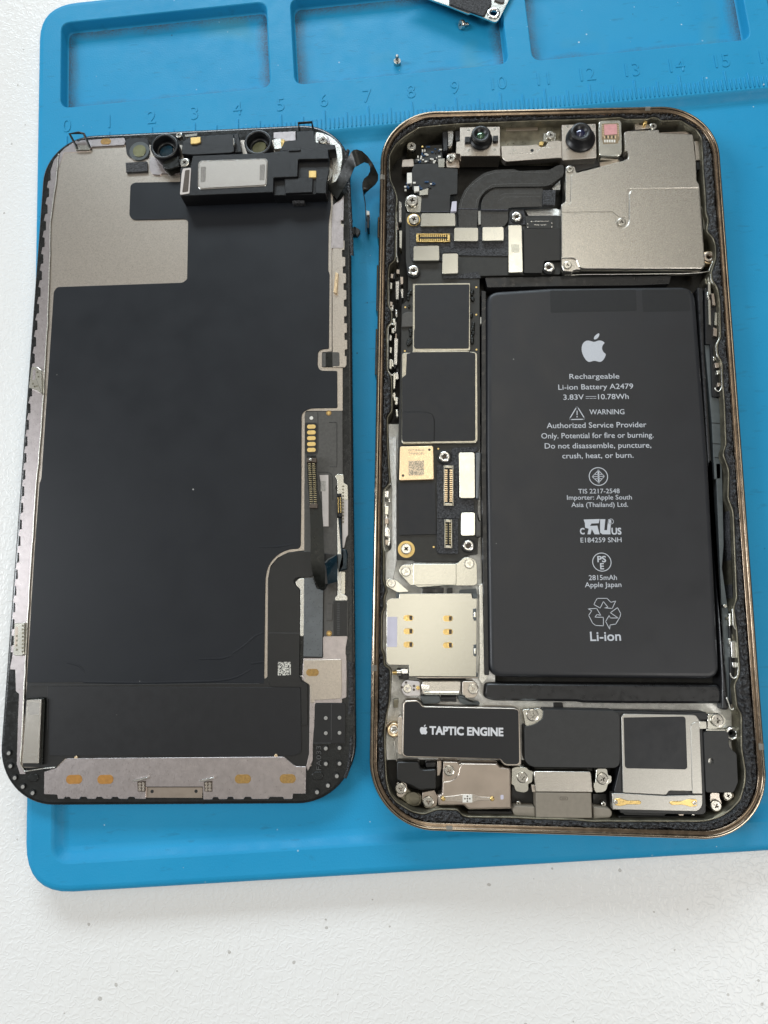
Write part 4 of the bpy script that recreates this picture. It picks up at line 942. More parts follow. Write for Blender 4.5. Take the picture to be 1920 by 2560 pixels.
# ---------------------------------------------------------------- centre module and its screws
plate('charging_module', 'F', "690,213 1000,219,.8 1019,240,.8 1019,452,.8 1000,467,.8 640,463,.8 609,440,.8 607,288 650,282,1 687,255,.4", 4.6, 1, 'module_grey', ph, .4, .08)
plate('screw_bracket', 'F', "598,214 676,209 690,222 687,262,.9 660,288,.9 612,286", 4.1, 1, 'steel_bright', ph, .3); screw('F', 642, 238, 27, 4.3, ph)
plate('screw_bracket', 'L', "1160,600 1200,588 1285,592,.6 1300,615 1335,622 1330,715 1295,730 1300,785,.8 1265,803,.8 1190,790,.8 1178,742 1158,735", 3.9, 1, 'steel_bright', ph, .3); screw('L', 1248, 676, 46, 4.1, ph, 'tri')
plate('screw_bracket', 'M', "290,578 375,578 382,632 412,636 412,690 385,700 366,765,.7 280,772 268,700 284,684", 3.9, 1, 'steel_bright', ph, .4); screw('M', 340, 661, 47, 4.2, ph)
plate('port_gap', 'L', "1160,745 1340,760 1340,905 1160,905", 1.5, .5, 'flex_black', ph, .1); plate('port_gap', 'M', "262,780 372,780 372,890 262,890", 1.5, .5, 'flex_black', ph, .1)
for k_, x, y in (('L', 1215, 890), ('M', 348, 862)): screw(k_, x, y, 20, 2.6, ph)
pc = plate('port_cover', 'F', "650,480 892,482 896,500 902,572 655,570 648,500", 4.4, 1.5, 'steel_grain', ph, .15, .12)
plate('cover_clip', 'F', "636,538 652,542 656,572 640,570", 3.9, 2, 'steel_warm', pc, .05)
pt = plate('charging_port', 'F', "656,572 896,574 900,684 658,684", 4.3, .5, 'tan', ph, .15, .15)
for s in ("560,630,.5 652,634 654,686 570,676,.5 556,660,.5", "904,634 975,642,.5 988,660,.5 980,682,.5 906,686"): plate('port_wing', 'F', s, 3.6, .5, 'tan', pt, .3, .15)
flat('moulded_mark', stroke(oval('F', 777, 598, 34, 13, 4.305), .07, True) + stroke(oval('F', 777, 598, 16, 4, 4.305), .05, True), 4.306, 'brown_slot', pt)
plate('green_board', 'F', "650,464 900,468 900,480 650,480", 2.4, 1, 'pcb', ph, .05)
plate('port_lip', 'F', "640,686 905,690 900,702 640,700", 4.3, 3.5, 'tan', ph, .1)
# ---------------------------------------------------------------- loudspeaker
ls = plate('loudspeaker', 'M', "440,118 1170,130 1182,190 1112,195 1140,270 1166,930,.6 1140,948,.6 480,935 430,760 478,560", 4.2, .8, 'plastic_black', ph, .3, .12)
plate('speaker_plate', 'M', "490,162 510,142 1080,150,.7 1104,182,.7 1112,200 1168,202 1172,262 1112,266 1136,782 1060,782 1058,760 872,756 846,790 502,772", 4.55, 4.0, 'speaker_steel', ls, .2, .08)
plate('speaker_plate', 'M', "1042,232,.6 1072,207,.6 1112,206 1136,780 1056,778", 4.66, 4.5, 'speaker_steel', ls, .1, .06)
plate('speaker_sheet', 'M', "508,172 990,164 1002,180 1016,572 1000,586 532,577 518,562", 4.6, 4.5, 'chip_black', ls, .2, .02)
sp2 = plate('speaker_bracket', 'M', "414,776 500,776 846,796 1056,790 1136,786 1138,880,.8 1100,922,.8 420,906", 4.5, 3, 'speaker_steel', ls, .2, .1)
for s in ("434,822 480,814 540,835 640,835 652,850 640,866 540,866 480,880 440,872", "870,850 890,840 970,840 1030,822 1092,824 1094,880 1040,885 980,868 890,870"): plate('contact_spring', 'M', s, 4.62, 4.45, 'gold', ls, .2, .06)
for x, y in ((445, 846), (1074, 855)): screw('M', x, y, 17, 4.7, ls)
plate('lower_trim', 'M', "470,955 1090,962 1092,986 470,980", 3.0, .8, 'flex_black', ph, .05); plate('lower_trim', 'M', "490,925 860,930 830,958 520,950", 3.3, .8, 'module_grey', ph, .05); plate('trim_tab', 'M', "940,930 990,935 985,958 950,955", 3.4, 2, 'steel_brown', ph, .05); plate('trim_tab', 'M', "1052,938 1076,938 1076,952 1052,952", 3.6, 2, 'steel_bright', ph, .02)
am = MB(); am.prism(poly('M', "1146,286 1330,281 1346,300 1350,400 1380,438 1410,460 1421,690 1392,758 1380,771 1166,771", 4.5), 4.5, 1, 0, .1, .35, [oval('M', 1205, 521, 44, 52, 4.5)])
am.build('antenna_module', 'module_grey', ph)
mb = MB(); mb.cyl(at('M', 1205, 521, 3.9), 1.0, 3.9, 3, 0, 0); mb.build('module_post', 'chrome', ph)
plate('screw_bracket', 'M', "1178,145 1290,140,.8 1328,190,.9 1310,250,.8 1240,264 1176,266", 4.0, 1, 'steel_bright', ph, .3); screw('M', 1256, 195, 52, 4.3, ph); plate('screw_bracket', 'M', "1166,264 1322,266 1322,282 1166,280", 4.2, 1, 'steel_pale', ph, .05); plate('screw_bracket', 'M', "1112,202 1168,202 1172,262 1114,264", 4.62, 4.5, 'steel_bright', ls, .05)
plate('screw_bracket', 'M', "1200,770 1272,772 1272,812 1292,850,.8 1280,920,.8 1215,925,.8 1198,860", 3.4, 1, 'steel_warm', ph, .4); screw('M', 1245, 876, 46, 3.7, ph)
plate('screw_bracket', 'M', "1298,775 1380,772 1392,800,.6 1350,842,.7 1308,830,.5", 3.2, 1, 'steel_warm', ph, .3); screw('M', 1340, 795, 38, 3.5, ph)
c = at('M', 1372, 300, 3); mb = MB(); mb.annulus(c, 1.25, .7, 3.2, 1, 0, .15); mb.annulus(c, .8, .3, 2.6, 1, 1, .1); mb.build('side_screw', ['chrome', 'dark_hole'], ph)
# ---------------------------------------------------------------- lower left shield with its screw and spring
lsd = plate('lower_shield', 'L', "592,560 590,545 715,548 722,570 745,556 1040,560 1066,590 1150,600 1156,935 800,941 760,906 550,906 545,822 580,812 585,690", 4.3, 1.5, 'steel_brown', ph, .25, .1)
plate('raised_panel', 'L', "746,560 1038,564 1064,594 1146,604 1152,930 802,936 764,902 556,902 552,826 584,816 586,712 660,704,.9 715,660,.9 724,600", 4.5, 4.2, 'steel_brown', lsd, .3, .15)
screw('L', 640, 620, 44, 4.5, lsd); plate('contact_spring', 'L', "580,835 660,830 750,815 830,815 900,835 1000,840 1012,855 1000,870 900,866 830,885 750,885 660,872 585,874", 4.68, 4.5, 'steel_warm', lsd, .3, .06)
plate('spring_pad', 'L', "752,820 832,820 832,884 752,884", 4.78, 4.6, 'white_part', lsd, .05, .02)
for dx, dy in ((0, 0), (-20, 0), (20, 0), (0, -20), (0, 20)):
    mb = MB(); mb.cyl(at('L', 791 + dx, 852 + dy, 4.79), .15, 4.79, 4.7, 0, 0, 10); mb.build('pad_dot', 'brown_slot', lsd)
for x in (592, 998):
    mb = MB(); mb.cyl(at('L', x, 854, 4.8), .42, 4.85, 4.6, 0, .15, 16); mb.build('spring_tip', 'gold', lsd)
plate('shield_slot', 'L', "1066,820 1092,820 1092,858 1066,858", 4.51, 4.4, 'lavender', lsd, .2, 0)
plate('black_tape', 'L', "204,545 390,542 402,600 430,612 532,604 532,772 392,782 320,742 204,702", 4.0, 1.2, 'flex_black', ph, .3, .25)
plate('corner_plate', 'L', "185,742 300,760 330,800,1 400,800 420,860 400,915 330,920 230,850", 2.0, .3, 'olive_metal', ph, .6, .2)
mb = MB(); mb.prism(oval('L', 335, 850, 125, 110, 2.1), 2.15, 1.8, 0, .1, None); mb.build('oval_boss', 'olive_metal', ph)
plate('screw_bracket', 'L', "200,720 275,708 296,760,.8 280,810,.8 245,848 205,830", 2.8, .5, 'steel_warm', ph, .4); screw('L', 238, 768, 46, 3.1, ph, 'tri')
plate('screw_bracket', 'L', "415,800 520,780 530,812 545,830 540,905 500,932,.8 440,930,.8 418,880,.8", 2.9, .5, 'steel_brown', ph, .4); screw('L', 468, 878, 46, 3.2, ph, 'tri')
plate('black_block', 'L', "440,545 530,540 530,600 440,605", 3.0, 1, 'black_tail', ph, .1, .3); plate('screw_bracket', 'L', "540,540 575,535 575,605 560,660 540,660", 3.4, 1, 'steel_brown', ph, .1)
plate('black_block', 'L', "790,952 1160,960 1165,990 800,990", 3.2, .8, 'flex_black', ph, .05)
plate('battery_notch', 'F', "732,184 772,184 776,212 734,212", 1.6, 1, 'black_tail', ph, .2)
# ================================================================ display assembly
DA = 0.0326; DC = (-75.366, .832)
dp = thing('display_assembly', 'removed phone display lying face down with black backing sheet and earpiece', 'phone display', (DC[0], DC[1], 0))
DP = rrpath(69.6, 143.9, 11.2, 400)
def dring(d):
    c, s = math.cos(DA), math.sin(DA); o = []
    for p, n in DP:
        x, y = p[0] + n[0] * d, p[1] + n[1] * d; o.append((DC[0] + x * c - y * s, DC[1] + x * s + y * c))
    return o
mb = MB(); rs = [mb.ring(dring(d), z) for d, z in ((.5, .05), (.1, .3), (0, .7), (0, 1.6), (.1, 1.85), (.35, 1.97), (.6, 2.0))]
for a, b in zip(rs, rs[1:]): mb.bridge(a, b)
mb.face(rs[-1]); mb.build('glass_panel', 'glass_black', dp, smooth=60)
ZD = 2.12
# steel back plate under the black sheet
bpl = plate('back_plate', 'P', "149,379,1 228,377 232,366 310,362 500,362 520,350 833,350 832,682 830,820 N:1340,520 R:975,0 R:975,300 R:850,312 R:848,500 R:985,506 R:1115,512 R:1115,1065 R:640,1068 R:628,1110 S:625,690 S:540,700 S:440,715 S:330,770 S:250,860 S:222,1000 S:215,2150 D:1155,965 E:1335,60 E:1345,460 E:95,465 E:80,445 E:110,200 D:112,960 D:128,600 D:155,120 C:180,900 C:208,420 C:213,240 C:218,0 A:243,770", ZD, 1.9, 'steel_warm', dp, .15, .04)
sheet = plate('backing_sheet', 'C', "232,292,.5 246,272,.5 790,253,1 808,238 812,0 A:812,955,.6 A:800,945,.6 A:575,950,.8 A:558,932,.8 A:563,800,.8 A:580,788,.8 A:775,785 A:900,760 A:1428,800 A:1430,890 C:1420,0 C:1418,200 C:1424,215 R:937,265 R:860,268,.6 R:798,300,1 R:793,480,1 R:812,530,.8 R:850,548 R:1045,550 R:1047,1027 R:690,1032,1.2 R:587,1090,1.2 R:583,2212 S:583,640,.5 S:560,672,.5 S:470,676,1 S:370,710,1 S:280,780,1 S:215,880,1 S:195,1000 S:190,1200 S:178,2150 D:1140,966 D:600,958 D:115,962 D:130,700 D:148,400 D:170,100 C:178,1100 C:205,700", 2.28, 2.1, 'sheet_black', dp, .3, .05)
# wrinkles pressed into the sheet
for s in (["D:360,958 D:620,962 D:940,955 D:1020,942 D:1085,905"], ["D:1005,835 D:1060,800 D:1100,760 D:1140,745"], ["D:1085,880 D:1140,872"], ["D:290,875 D:340,885 D:365,915"], ["D:1120,376 D:1200,376 D:1270,362"], ["D:860,860 D:960,858 D:1000,845"]):
    mb = MB(); q = []
    for tok in s[0].split():
        k_, xy = tok.split(':'); x, y = map(float, xy.split(',')); q.append(at(k_, x, y, 2.28))
    q = fillet([p + (2.0 if 0 < i < len(q) - 1 else 0,) for i, p in enumerate(q)], 0, 5)
    n = len(q); rows = []
    for i, p in enumerate(q):
        a = Vector(q[max(0, i - 1)]); b = Vector(q[min(n - 1, i + 1)]); t = (b - a).normalized(); nn = Vector((-t.y, t.x)); e = math.sin(math.pi * (i + .5) / n) * .5 + .5
        for dd, hh in ((-.30, -.02), (-.12, .035 * e), (0, .05 * e), (.12, .035 * e), (.30, -.02)):
            mb.v.append((p[0] + nn.x * dd, p[1] + nn.y * dd, 2.28 + hh))
    for i in range(n - 1):
        for j in range(4):
            a = i * 5 + j; mb.f.append((a, a + 1, a + 6, a + 5)); mb.m.append(0)
    mb.build('wrinkle', 'sheet_black', sheet, smooth=80)
# left steel strip with a toothed outer edge
def lerp_table(T, y):
    for (y0, x0), (y1, x1) in zip(T, T[1:]):
        if y0 <= y <= y1: return x0 + (x1 - x0) * (y - y0) / (y1 - y0)
    return T[0][1] if y < T[0][0] else T[-1][1]
LO = [(428, 121), (560, 109), (750, 93.5), (791, 89), (965, 75), (1081, 64), (1266, 52), (1497, 33), (1600, 28.5), (1671, 25)]
LI = [(379, 147), (428, 143), (560, 126), (699, 123), (803, 119), (1081, 103), (1208, 91), (1497, 72), (1705, 61), (1824, 56), (1910, 50)]
pts = []; y = 428
while y < 1600:
    x = lerp_table(LO, y); pts += [(x + 5.5, y), (x + 5.5, y + 23), (x, y + 24.5)]
    x = lerp_table(LO, y + 40); pts += [(x, y + 40), (x + 5.5, y + 41.5)]; y += 41.5
pts += [(25, 1673), (38, 1674), (40, 1728), (48, 1735), (45, 1800), (42, 1910), (50, 1935), (64, 1935)]
pts += [(lerp_table(LI, y), y) for y in (1905, 1824, 1705, 1600, 1497, 1350, 1208, 1081, 940, 803, 699, 560, 428)] + [(160, 381), (226, 378), (226, 364), (190, 352), (160, 372), (135, 400)]
mb = MB(); mb.prism([un(x, y, 2.2) for x, y in pts], 2.2, 1.95, 0, 0, 0); mb.build('edge_strip', 'steel_mauve', dp)
mb = MB()
mb.tube([(*un(lerp_table(LI, y) + 1.2 * (1 if i % 7 == 3 else 0), y, 2.25), 2.26) for i, y in enumerate(range(385, 1911, 25))] + [(*un(62, 1929, 2.25), 2.26), (*un(110, 1921, 2.25), 2.26), (*un(138, 1918, 2.25), 2.26)], .16, 0, 6)
mb.build('edge_lip', 'steel_edge', dp)
# clips on the edge
for k_, s, dots in (('C', "136,617,.3 160,615 178,630 183,738 160,720 124,706", [(142, 690), (150, 702), (162, 640), (166, 660), (160, 700)]), ('D', "62,705 106,702 104,835,.5 96,846 56,846,.5", [(98, 716 + i * 16) for i in range(8)] + [(72, 760 + i * 20) for i in range(4)])):
    o = plate('edge_clip', k_, s, 2.75, 2.0, 'steel_bright', dp, .2, .1)
    for x, y in dots:
        mb = MB(); mb.cyl(at(k_, x, y, 2.76), .22, 2.765, 2.7, 0, 0, 12); mb.build('weld_spot', 'olive_metal', o)
plate('clip_slot', 'C', "142,628 155,628 152,672 140,674", 2.76, 2.7, 'steel_mauve', dp, .2, 0); plate('clip_slot', 'D', "66,720 78,720 74,806 63,806", 2.76, 2.7, 'steel_brown', dp, .1, 0)
plate('edge_clip', 'C', "1448,208 1462,212 1456,302 1440,292", 2.8, 2.2, 'copper_gold', dp, .1, .08)
# lower flex region, plate and module
fb = plate('flex_base', 'E', "118,82 700,80 1148,80 1165,60 1300,70 1340,112 1336,400 1322,462 1272,462 1236,426 280,426 240,466 98,462 110,170", 2.26, 2.0, 'flex_black', dp, .2, .03)
plate('lower_sheet', 'E', "206,114 1298,119 1302,400 1272,413 212,413", 2.42, 2.2, 'label_black', dp, .35, .03)
lines('fold_line', 'E', ["206,114 206,300", "130,108 720,104 1120,102", "1302,278 1326,278"], 2.42, .04, 'trace', fb)
o = plate('lower_plate', 'E', "190,484 243,467,.3 288,425,.3 1226,418,.3 1276,459,.3 1322,461 1320,578 1265,578 1262,601 1226,601 1222,592 1165,592 1160,601 1088,601 1083,592 1058,592 1052,602 1010,602 1005,592 985,592 980,602 946,602 940,593 922,593 916,603 878,603 876,548 630,548 628,601 584,600 580,592 556,592 550,601 514,600 508,592 485,592 480,601 446,600 440,592 418,592 412,601 378,600 372,592 348,592 342,601 306,600 300,592 280,592 276,600 250,600 246,582 190,580", 2.62, 2.0, 'steel_mauve', dp, .12, .06)
plate('plate_inset', 'E', "631,550 875,550 873,596 631,595", 2.3, 2.0, 'steel_brown', o, .05, .02)
for x, y in ((657, 568), (847, 567)):
    mb = MB(); mb.cyl(at('E', x, y, 2.31), .32, 2.315, 2.2, 0, 0, 16); mb.build('plate_hole', 'dark_hole', o)
for k_, x, y, wx, wy, m_, z in (('E', 320, 516, 70, 40, 'orange', 2.66), ('E', 455, 516, 70, 40, 'orange', 2.66), ('E', 1049, 514, 70, 40, 'ochre', 2.66), ('E', 1243, 513, 70, 40, 'ochre', 2.66)):
    mb = MB(); mb.prism(oval(k_, x, y, wx, wy, z), z, 2.5, 0, .02, None); mb.build('adhesive_pad', m_, o)
for cx in (605, 893):
    q = plate('spring_clip', 'E', f"{cx-34},520 {cx+30},505 {cx+32},512 {cx-5},524 {cx-34},528", 3.2, 2.6, 'chrome', o, .1, .1)
    plate('clip_base', 'E', f"{cx-12},526 {cx+24},522 {cx+24},570 {cx-10},568", 2.7, 2.6, 'brown_slot', o, .05, .02)
    for i in range(6):
        mb = MB(); mb.cyl(at('E', cx - 2 + (i % 2) * 15, 535 + (i // 2) * 13, 2.74), .27, 2.74, 2.6, 0, .03, 14); mb.build('weld_spot', 'steel_warm', o)
for x, y in ((327, 423), (1192, 415)):
    mb = MB(); mb.cyl(at('E', x, y, 2.62), .35, 2.6, 2.3, 0, .05, 14); mb.build('gold_dot', 'copper_gold', o)
o = plate('vibration_sensor', 'E', "115,172 180,170 166,447 95,446", 3.4, 2.2, 'steel_grain', dp, .15, .06); plate('code_patch', 'E', "124,184 170,182 168,235 122,236", 3.408, 3.3, 'mottle_grey', o, .02, 0)
plate('sensor_frame', 'E', "176,164 190,164 194,178 182,454 168,454", 2.9, 2.2, 'flex_gloss', dp, .1, .1); plate('sensor_frame', 'E', "112,166 184,162 184,170 114,172", 2.9, 2.2, 'flex_gloss', dp, .05, .1)
# perforated corner panels
pp = plate('corner_panel', 'U', "1206,268,.4 1458,264 1470,300 1465,602 1340,604 1190,606 1196,500 1204,470", 2.3, 2.0, 'plastic_black', dp, .15, .04)
lines('panel_seam', 'U', ["1350,268 1348,575", "1195,602 1345,602"], 2.3, .05, 'trace', pp)
for k_, x, y in [('U', *p) for p in ((1302, 390), (1418, 387), (1302, 518), (1418, 515), (1302, 648), (1418, 643), (1302, 778), (1418, 776), (1395, 882), (1320, 962), (1228, 1018))] + [('T', *p) for p in ((80, 675), (95, 795), (135, 903), (210, 985), (300, 1043))]:
    mb = MB(); c = at(k_, x, y, 2.3); mb.cyl((c[0] - .1, c[1] + .05), .56, 2.32, 1.9, 1, .04, 18); mb.cyl(c, .36, 2.36, 1.9, 0, .04, 16); mb.build('bonding_dot', ['dot_grey', 'dark_hole'], dp)
for k_, x, y in (('U', 1232, 880), ('T', 303, 903)):
    mb = MB(); a = oval(k_, x, y, 100, 72, 2.2); mb.prism(a, 2.16, 1.9, 0, .1, None); mb.build('oval_boss', 'glass_black', dp)
bt_text('U', 'FA033', 1262, 830, 1262, 625, 42, 0, 2.315, 'trace', pp, 'moulded_text')
# right steel strip with a toothed edge, and lower right plate
RO = [(510, 858), (560, 862), (690, 868), (870, 871), (915, 868)]
pts = [(833, 512), (857, 500)]; y = 560
pts += [(857, 520), (853, 540), (853, 560)]
while y < 880:
    x = lerp_table(RO, y) - 3; pts += [(x, y), (x, y + 22), (x - 6, y + 23.5), (x - 6, y + 40)]; y += 41.5
pts += [(866, 890), (866, 912), (862, 918), (832, 918), (831, 820), (832, 690)]
mb = MB(); mb.prism([un(x, y, 2.3) for x, y in pts], 2.3, 1.95, 0, 0, 0); ers = mb.build('edge_strip', 'steel_warm', dp)
plate('tape_window', 'R', "850,318 980,308 1072,312,.4 1076,490,.4 990,492 850,498", 2.34, 2.2, 'flex_warm', dp, .2, .02); plate('tape_window', 'R', "895,318 982,312 984,498 895,494", 2.36, 2.2, 'flex_gloss', dp, 0, .02)
plate('corner_bracket', 'N', "1240,68 1290,80 1345,105 1400,160 1408,230 1392,330 1362,390 1318,402 1310,380 1340,330 1345,250 1320,180 1240,170", 2.5, 2.0, 'steel_edge', dp, .8, .1)
plate('corner_bracket', 'N', "985,75 1120,68 1120,125 1030,130 985,110", 2.4, 2.0, 'steel_mauve', dp, .2, .05); plate('corner_bracket', 'N', "1345,520 1400,480 1415,455 1412,610 1395,612 1395,640 1412,650 1412,781 1336,781", 2.36, 2.0, 'steel_mauve', dp, .2, .05)
lr = plate('lower_right_plate', 'S', "612,1880 830,1880 828,1650,.3 840,1640 1095,1636 1102,1652 1082,1750 1078,1830 1086,1850 U:1478,0 U:1476,215 U:1436,228 U:1440,262 U:1212,262 U:1202,480 U:1192,600 U:1190,750 U:1150,840 U:1136,800 U:1160,700 U:1165,300 U:1165,110 U:1100,70 S:600,2100", 2.3, 2.0, 'steel_mauve', dp, .2, .04)
plate('lower_right_panel', 'S', "612,1912 625,1900 1030,1893 1034,1910 1036,2212 U:1432,225 U:1210,240 U:1200,262 U:1170,262 U:1165,110 U:1108,70 S:640,2110 S:612,2060", 2.5, 2.2, 'steel_warm', lr, .3, .06)
mb = MB(); mb.prism(oval('D', 1350, 918, 55, 32, 2.54), 2.54, 2.4, 0, .02, None); mb.build('adhesive_pad', 'ochre', lr)
# driver board, pads, connectors
db = plate('driver_board', 'R', "640,1078,.8 1112,1068 1116,1880 S:965,0 S:985,50 S:985,700 S:980,1240 S:1108,1246 S:1106,1638 S:835,1640 S:835,1100 S:620,990 S:622,0 R:628,1110", 2.34, 2.0, 'flex_warm', dp, .2, .04)
for y in (1268, 1342, 1416, 1492, 1567):
    mb = MB(); mb.prism(oval('R', 712, y, 112, 54, 2.42), 2.42, 2.3, 0, .03, None); mb.build('gold_pad', 'gold_pad', db)
plate('pad_recess', 'R', "630,1215 770,1215 790,1240 790,1600 770,1620 630,1620", 2.37, 2.3, 'flex_black', db, .3, .02)
mb = MB(); mb.cyl(at('R', 712, 1157, 2.44), .38, 2.44, 2.3, 0, .03); mb.build('white_dot', 'white_part', db)
for k_, x, y in (('R', 935, 1092), ('S', 897, 1608)):
    mb = MB(); mb.cyl(at(k_, x, y, 2.4), .55, 2.4, 2.3, 0, .02); c = at(k_, x, y, 2.41); mb.box(c, (1, 0), .3, .08, 2.42, 2.3, 1, 0); mb.box(c, (0, 1), .3, .08, 2.43, 2.3, 1, 0); mb.build('alignment_mark', ['ochre', 'gold_pad'], db)
lines('board_seam', 'R', ["940,1212 1035,1212 1040,1230 1040,1775 1030,1785 945,1785", "795,1080 800,1560 790,1620 640,1630", "800,1855 930,1855 975,1885 985,1940 990,2212"], 2.34, .06, 'flex_black', db)
plate('driver_chip', 'R', "815,1890 930,1888 932,2212 S:890,424 S:828,424 S:815,0", 3.0, 2.3, 'label_pink', db, .05, .04)
o = plate('code_patch', 'R', "832,1965 895,1965 895,2100 832,2100", 3.008, 2.9, 'mottle_grey', db, 0, 0)
plate('flex_panel', 'S', "945,1250 1096,1250 1092,1636 945,1636", 2.44, 2.3, 'flex_black', dp, .05, .02)
mb = MB()
for i in range(18): mb.box(at('S', 1000, 1275 + i * 20, 2.46), (1, 0), .28, .07, 2.47, 2.4, 0, .02)
mb.build('flex_ridges', 'trace', db)['kind'] = 'stuff'
plate('small_chip', 'S', "872,1280 936,1280 930,1462 866,1462", 2.5, 2.3, 'flex_warm', db, .05, .04)
for s, m_ in (("960,1215 990,1180 990,700 985,330 1000,330 1030,700 1028,1170 1070,1180 1098,1200 1100,1245 965,1246", 'steel_edge'), ("1028,925 1076,925 1072,1176 1028,1176", 'steel_pale'), ("985,0 1090,0 1106,40 1106,520 1086,545 1062,660 1044,660 1040,320 1000,60", 'label_pink')): plate('side_plate', 'S', s, 2.5, 2.2, m_, dp, .2, .06)
plate('side_plate', 'R', "1012,1900,.4 1040,1880 1126,1882 1130,1990 1180,2020 1184,2212 1045,2212 1045,1960", 2.55, 2.2, 'steel_bright', dp, .2, .06)
o = connector('S', "980,60 1034,60 1040,316 988,318", 3.2, 14, dp, ('plastic_black', 'gold', 'dark_hole'), 'cable_connector')
for i in range(12):
    mb = MB(); mb.cyl(at('S', 1052, -20 + i * 36, 2.56), .2, 2.57, 2.5, 0, 0, 12); mb.build('weld_spot', 'olive_metal', dp)
df = plate('display_flex', 'S', "222,2150 222,1000,1 240,900,1 300,800,1.5 400,730,1 500,705,1 690,702 980,738 985,790 860,830 700,980 620,985 545,985,.6 498,1020,.5 520,1070,.5 576,1130,.5 576,1400 566,2080 590,2140 640,2165 U:1098,66 U:1145,100 U:1145,450 U:1098,450 U:1094,128 U:840,126", 2.5, 2.2, 'flex_black', dp, .25, .05)
lines('flex_crease', 'S', ["225,1603 572,1606"], 2.5, .05, 'trace', df); plate('code_patch', 'S', "330,1925 472,1922 474,2070 330,2073", 2.51, 2.4, 'mottle_print', df, 0, 0)
plate('grey_tape', 'S', "625,998 720,1000 760,1110 832,1135 822,1868 612,1864", 2.62, 2.3, 'tape_grey', dp, .1, .05)
plate('flex_hook', 'S', "525,1040,.5 560,1000,.5 618,998 622,1000 616,1640 576,1640 580,1120 530,1075", 2.45, 2.2, 'steel_edge', dp, .3, .04)
# looped cable with the comb connector
def V3(k, x, y, z): return (*at(k, x, y, z), z)
secs = [('R', 650, 775, 1640, 3.6, 3.6), ('R', 660, 785, 1850, 4.2, 4.0), ('R', 672, 800, 2080, 4.8, 4.6), ('S', 680, 815, 170, 5.2, 5.0), ('S', 690, 832, 400, 5.8, 5.6), ('S', 694, 838, 600, 6.2, 6.0), ('S', 692, 844, 760, 6.4, 6.3), ('S', 704, 850, 900, 6.2, 6.1), ('S', 735, 852, 1010, 5.6, 5.8), ('S', 770, 850, 1085, 4.8, 5.2), ('S', 805, 848, 1125, 4.0, 4.4), ('S', 835, 858, 1110, 3.2, 3.6), ('S', 838, 885, 1060, 2.8, 3.0)]
mb = MB(); mb.ribbon([V3(k, a, y, za) for k, a, b, y, za, zb in secs], [V3(k, b, y, zb) for k, a, b, y, za, zb in secs], 0)
lc = mb.build('loop_cable', 'flex_gloss', dp, smooth=80, solid=.16)
mb = MB(); n = 20
for i in range(n):
    t = i / (n - 1); y = 1745 + t * 520; x = 700 + t * 30
    for dx in (-22, 30):
        c = at('R', x + dx + 8, y, 4.9); mb.box(c, (1, -.08), .30, .085, 4.75 + t * .6, 4.3, 0, .03)
c0 = at('R', 716, 1700, 4.4); c1q = at('R', 742, 2290, 5.4)
mb.box(c0, (1, 0), 1.0, .45, 4.6, 3.6, 1, .1); mb.box(c1q, (1, 0), .8, .45, 5.7, 4.8, 1, .1)
mb.build('comb_connector', ['pin_dull', 'brown_slot'], lc)['kind'] = 'stuff'
mb = MB(); c = at('R', 698, 1690, 4.8); mb.cyl(c, .32, 4.9, 4.4, 0, .1, 12); mb.build('solder_blob', 'chrome', lc)
mb = MB(); ss = [('S', 850, 985, 830, 740, 3.2), ('S', 868, 985, 900, 800, 3.8), ('S', 875, 990, 980, 900, 4.0), ('S', 880, 985, 1065, 1035, 3.4)]
mb.ribbon([V3(k, a, ya, z) for k, a, b, ya, yb, z in ss], [V3(k, b, yb, z + .2) for k, a, b, ya, yb, z in ss], 0); mb.build('small_cable', 'teal_flex', dp, smooth=80, solid=.14)
plate('cable_edge', 'S', "845,822 880,785 975,738 985,748 890,795 862,830", 3.4, 3.1, 'side_flex', dp, .1, .05)
plate('dark_clip', 'S', "1042,670 1090,680 1100,740 1092,900 1045,905 1000,935 1000,900 1040,860", 3.0, 2.2, 'teal_flex', dp, .2, .2); plate('dark_clip', 'S', "990,730 1042,730 1042,860 1005,905 992,880", 2.9, 2.2, 'side_flex', dp, .1, .1)
plate('dark_clip', 'S', "1005,330 1022,330 1045,650 1044,730 1030,720", 2.9, 2.3, 'teal_flex', dp, .05, .05)
# lumps of adhesive along the right bezel
def lumps(name, path, wd, z, n, seed):
    mb = MB(); P_ = [Vector(un(x, y, z)) for x, y in path]; L_ = [0]
    for a, b in zip(P_, P_[1:]): L_.append(L_[-1] + (b - a).length)
    na = 7
    for i in range(n):
        s = L_[-1] * i / (n - 1); j = max(k for k in range(len(P_) - 1) if L_[k] <= s + 1e-9); t = (s - L_[j]) / max(1e-6, L_[j + 1] - L_[j]); p = P_[j].lerp(P_[j + 1], t); d = (P_[j + 1] - P_[j]).normalized(); q = Vector((-d.y, d.x))
        for k in range(na):
            f = k / (na - 1) - .5; e = 1 - abs(f) * 2; r = p + q * f * wd * (1 + .4 * noise.noise((s * 1.3, seed, 0)))
            h = e ** .5 * (.22 + .35 * noise.noise((r.x * 2.6, r.y * 2.6, seed)) + .2 * noise.noise((r.x * 6, r.y * 6, seed)))
            mb.v.append((r.x, r.y, z + (max(-.02, h) if e > 0 else -.05)))
    for i in range(n - 1):
        for k in range(na - 1):
            a = i * na + k; mb.f.append((a, a + na, a + na + 1, a + 1)); mb.m.append(0)
    return mb.build(name, 'adhesive', dp, smooth=70)
lumps('adhesive_residue', [(877, 1655), (878, 1720), (878, 1770), (876, 1785)], 1.1, 2.0, 90, 1)
lumps('adhesive_residue', [(879, 1840), (876, 1890), (870, 1925), (862, 1945)], .7, 2.0, 60, 2)
